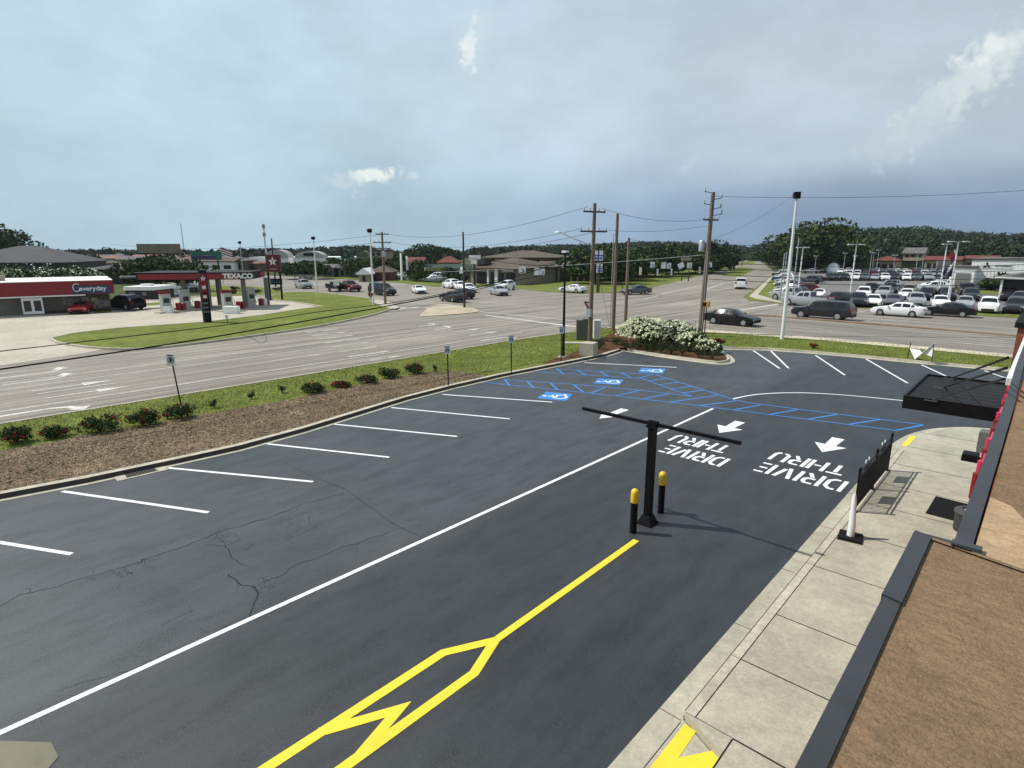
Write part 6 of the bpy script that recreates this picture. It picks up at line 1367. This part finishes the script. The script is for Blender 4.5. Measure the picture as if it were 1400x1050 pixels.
# ================================================================== TREES
tree('tree', 'leafy tree at the far left edge above the grey roof', *Q(2, 342, 140).to_2d(), Q(10, 304, 140).z, 17, clumps=26, per=130, size=.7)
for i, u in enumerate([-12, 8, 28, 48, 68, 92, 112]):
    q = Q(u, 342, 88+i*1.2); tree('crape_myrtle', ords[i]+' white-flowering tree from the left behind the store', q.x, q.y, Q(u, 364+(i > 4)*2, 88).z, 4.6, L_SHRUB, 'white-flowering trees behind the store', 18, 60, .32, flowers=L_FLW)
for u, vt, D, w, lb_ in [(196, 352, 98, 9, 'dark tree beneath the left end of the billboard'), (214, 349, 100, 9, 'dark tree beneath the middle of the billboard'), (236, 351, 98, 10, 'dark tree beneath the right end of the billboard'), (592, 333, 235, 22, 'left half of the tall dark tree pair behind the red roofs'), (608, 336, 240, 20, 'right half of the tall dark tree pair behind the red roofs'),
                        (563, 341, 230, 16, 'low rounded tree left of the tall dark pair'), (543, 341, 235, 17, 'pale round tree nearest the three-armed pole'), (582, 354, 150, 9, 'dark tree between the two red-roofed shops'), (536, 352, 150, 11, 'tree behind the three-armed pole among buildings'), (486, 350, 150, 10, 'tree behind the pale gabled hut'), (516, 352, 145, 9, 'tree between tower block and maroon building'),
                        (452, 352, 160, 10, 'tree between the two grey gabled houses'), (425, 356, 140, 9, 'dark tree before the lattice-window arch'), (400, 357, 140, 9, 'dark tree left of the lattice-window arch'), (1122, 303, 185, 27, 'very large broad tree behind the car lot'), (1083, 331, 200, 20, 'dark tree left of the very large broad tree'), (1065, 335, 230, 18, 'dark tree beside the far road, right side')]:
    q = Q(u, 342, D); tree('tree', lb_, q.x, q.y, Q(u, vt, D).z, w, L_TREE if w < 26 else L_BIG, None, 26 if w < 26 else 60, (170 if w > 15 else 100) if w < 26 else 230, .55 if w < 15 else .85 if w < 26 else 1.05, .08)
random.seed(31)
nt_ = 0
for i in range(20):
    u = 818+i*8.8+random.uniform(-3, 3); D = 126+i*3.4+random.uniform(-8, 14); vt = random.uniform(330, 348)+(i % 3)*2
    q = Q(u, 342, D); tree('tree', ords[i]+' tree from the left in the dark tree belt right of the plaza', q.x, q.y, Q(u, vt, D).z, random.uniform(9, 15), random.choice([L_WOOD, L_TREE, L_TREE, L_BIG]), 'dark tree belt right of the plaza', 30, 120, .8, -.02)
for i, (u, v, w, h, lb_) in enumerate([(575, 385, 4.5, 3.2, 'dark rounded shrub right of the paired white posts'), (617, 384, 5, 3.4, 'big dark shrub left of the sign tower'), (628, 386, 4.5, 3.0, 'dark shrub directly left of the island pole'), (645, 384.5, 5, 3.2, 'dark shrub at the left foot of the brown restaurant'), (570, 384, 5, 3, 'dark shrub behind the paired white posts'), (1353, 397, 3.5, 2.0, 'low brownish shrub left of the round one at the dealership'), (1365, 398, 5, 3.0, 'round dark shrub in front of the white dealership'), (1390, 402, 4, 2, 'dark shrub under the car port')]):
    p = P(u, v); shrub('shrub', lb_, p[0], p[1], 0, w, h, L_SHRUB, None, 80, 16, .4)
for i, (u, v) in enumerate([(308, 401), (318, 402), (342, 400), (350, 401), (378, 398), (322, 397)]):
    p = P(u, v); shrub('shrub', ords[i]+' small shrub from the left in the bed beyond the pumps', p[0], p[1], 0, 1.8, .8, L_SHRUB, 'small shrubs beyond the pumps', 30, 10, .2)
# wooded hills: terrain under far woods
skyp = [(-900, 343), (-200, 343), (0, 342), (90, 344), (180, 345), (290, 343), (340, 339), (400, 339), (440, 337), (480, 335), (505, 335), (520, 340), (560, 343), (640, 344), (665, 341), (700, 338), (760, 336.5), (800, 336), (860, 333), (900, 332), (940, 333), (980, 337), (1020, 338), (1045, 334), (1070, 330), (1100, 328), (1150, 322), (1175, 318), (1200, 315), (1230, 315), (1262, 314), (1290, 318), (1330, 321), (1370, 323), (1400, 322), (1600, 318), (2300, 330)]
def skyv(u):
    for (a, va), (b, vb) in zip(skyp[:-1], skyp[1:]):
        if a <= u <= b:
            t_ = (u-a)/(b-a); return va+(vb-va)*t_
    return 343
def crest_D(u): return 620 if u > 1140 else (760 if u > 640 else 520)
def hill_z(u, D):
    Dc = 620 if u > 1200 else (760-(760-620)*max(0, (u-1040)/160) if u > 1040 else 760 if u > 700 else 520+(240*max(0, (u-560)/140)))
    top = CH+(342-skyv(u))/FPX*Dc-8.5; st_ = 175 if u > 1080 else 260
    if 985 < u < 1062: st_ = 300
    t_ = max(0, min(1, (D-st_)/(Dc-st_))); t_ = t_*t_*(3-2*t_)
    return max(-.5, top)*t_ - (.4 if t_ < .02 else 0)
mb = MB(); us = list(range(-500, 1901, 20)); Ds = [170, 220, 280, 350, 430, 520, 620, 760, 1000, 1500]
for u in us:
    for D in Ds:
        q = Q(u, 342, D); mb.v.append((q.x, q.y, hill_z(u, min(D, 900))-.3))
for i in range(len(us)-1):
    for j in range(len(Ds)-1):
        k = i*len(Ds)+j; mb.f.append((k, k+1, k+len(Ds)+1, k+len(Ds))); mb.m.append(0)
tag(mb.build('hills', M_HILL, smooth=False), kind='structure')
specs = []; random.seed(17)
cnt = 0
while cnt < 5200:
    u = random.uniform(-260, 1660); 
    D = 175+(random.random()**.75)*690
    Dc = crest_D(u)
    if D > Dc+60: continue
    if 975 < u < 1068 and D < 640 and abs(u-(1030-(D-150)*-.0)) < 34*(1-(D-150)/700): continue
    if u < 640 and D < 300 and random.random() < .93: continue
    if 60 < u < 640 and D < 440 and random.random() < .75: continue
    if 640 <= u < 815 and D < 420: continue
    if 815 <= u < 985 and D < 300: continue
    if 520 < u < 640 and D < 480: continue
    if 1064 < u < 1420 and D < 182: continue
    if 1195 < u < 1360 and D < 225: continue
    q = Q(u, 342, D); z = hill_z(u, D); h = random.uniform(6.5, 10.5)*(1.0 if u > 640 else .8); w = h*random.uniform(.45, .62)
    n_ = int(150 if D < 260 else 90 if D < 450 else 55)
    for _ in range(3):
        specs.append(((q.x+random.uniform(-w*.4, w*.4), q.y+random.uniform(-w*.4, w*.4), z+h*random.uniform(.42, .68)), (w*.62, w*.62, h*.34), n_//3))
    cnt += 1
near = [s for s in specs if math.hypot(s[0][0], s[0][1]) < 330]; far = [s for s in specs if math.hypot(s[0][0], s[0][1]) >= 330]
o = np_mesh('far_woods', np.concatenate([leaves_np(near, 1.25, shell=.75), leaves_np(far, 1.9, shell=.8)]), L_WOOD); tag(o, 'dense dark green woods covering the distant hills', 'woods', kind='stuff')

# ================================================================== HAZE (the air between here and the hills)
hz = MB().box((-150, 480, 30), (2700, 1500, 66)).build('haze', None or mat('haze_tmp', (1, 1, 1))); hz['kind'] = 'stuff'
hm = bpy.data.materials.new('haze_air'); hm.use_nodes = True; nt = hm.node_tree
for q in list(nt.nodes):
    if q.type != 'OUTPUT_MATERIAL': nt.nodes.remove(q)
out = [q for q in nt.nodes if q.type == 'OUTPUT_MATERIAL'][0]
pv = nt.nodes.new('ShaderNodeVolumePrincipled'); pv.inputs['Color'].default_value = (.80, .88, .97, 1); pv.inputs['Density'].default_value = .0001; pv.inputs['Anisotropy'].default_value = .25
nt.links.new(pv.outputs[0], out.inputs['Volume']); hz.data.materials.clear(); hz.data.materials.append(hm); hz.display_type = 'WIRE'
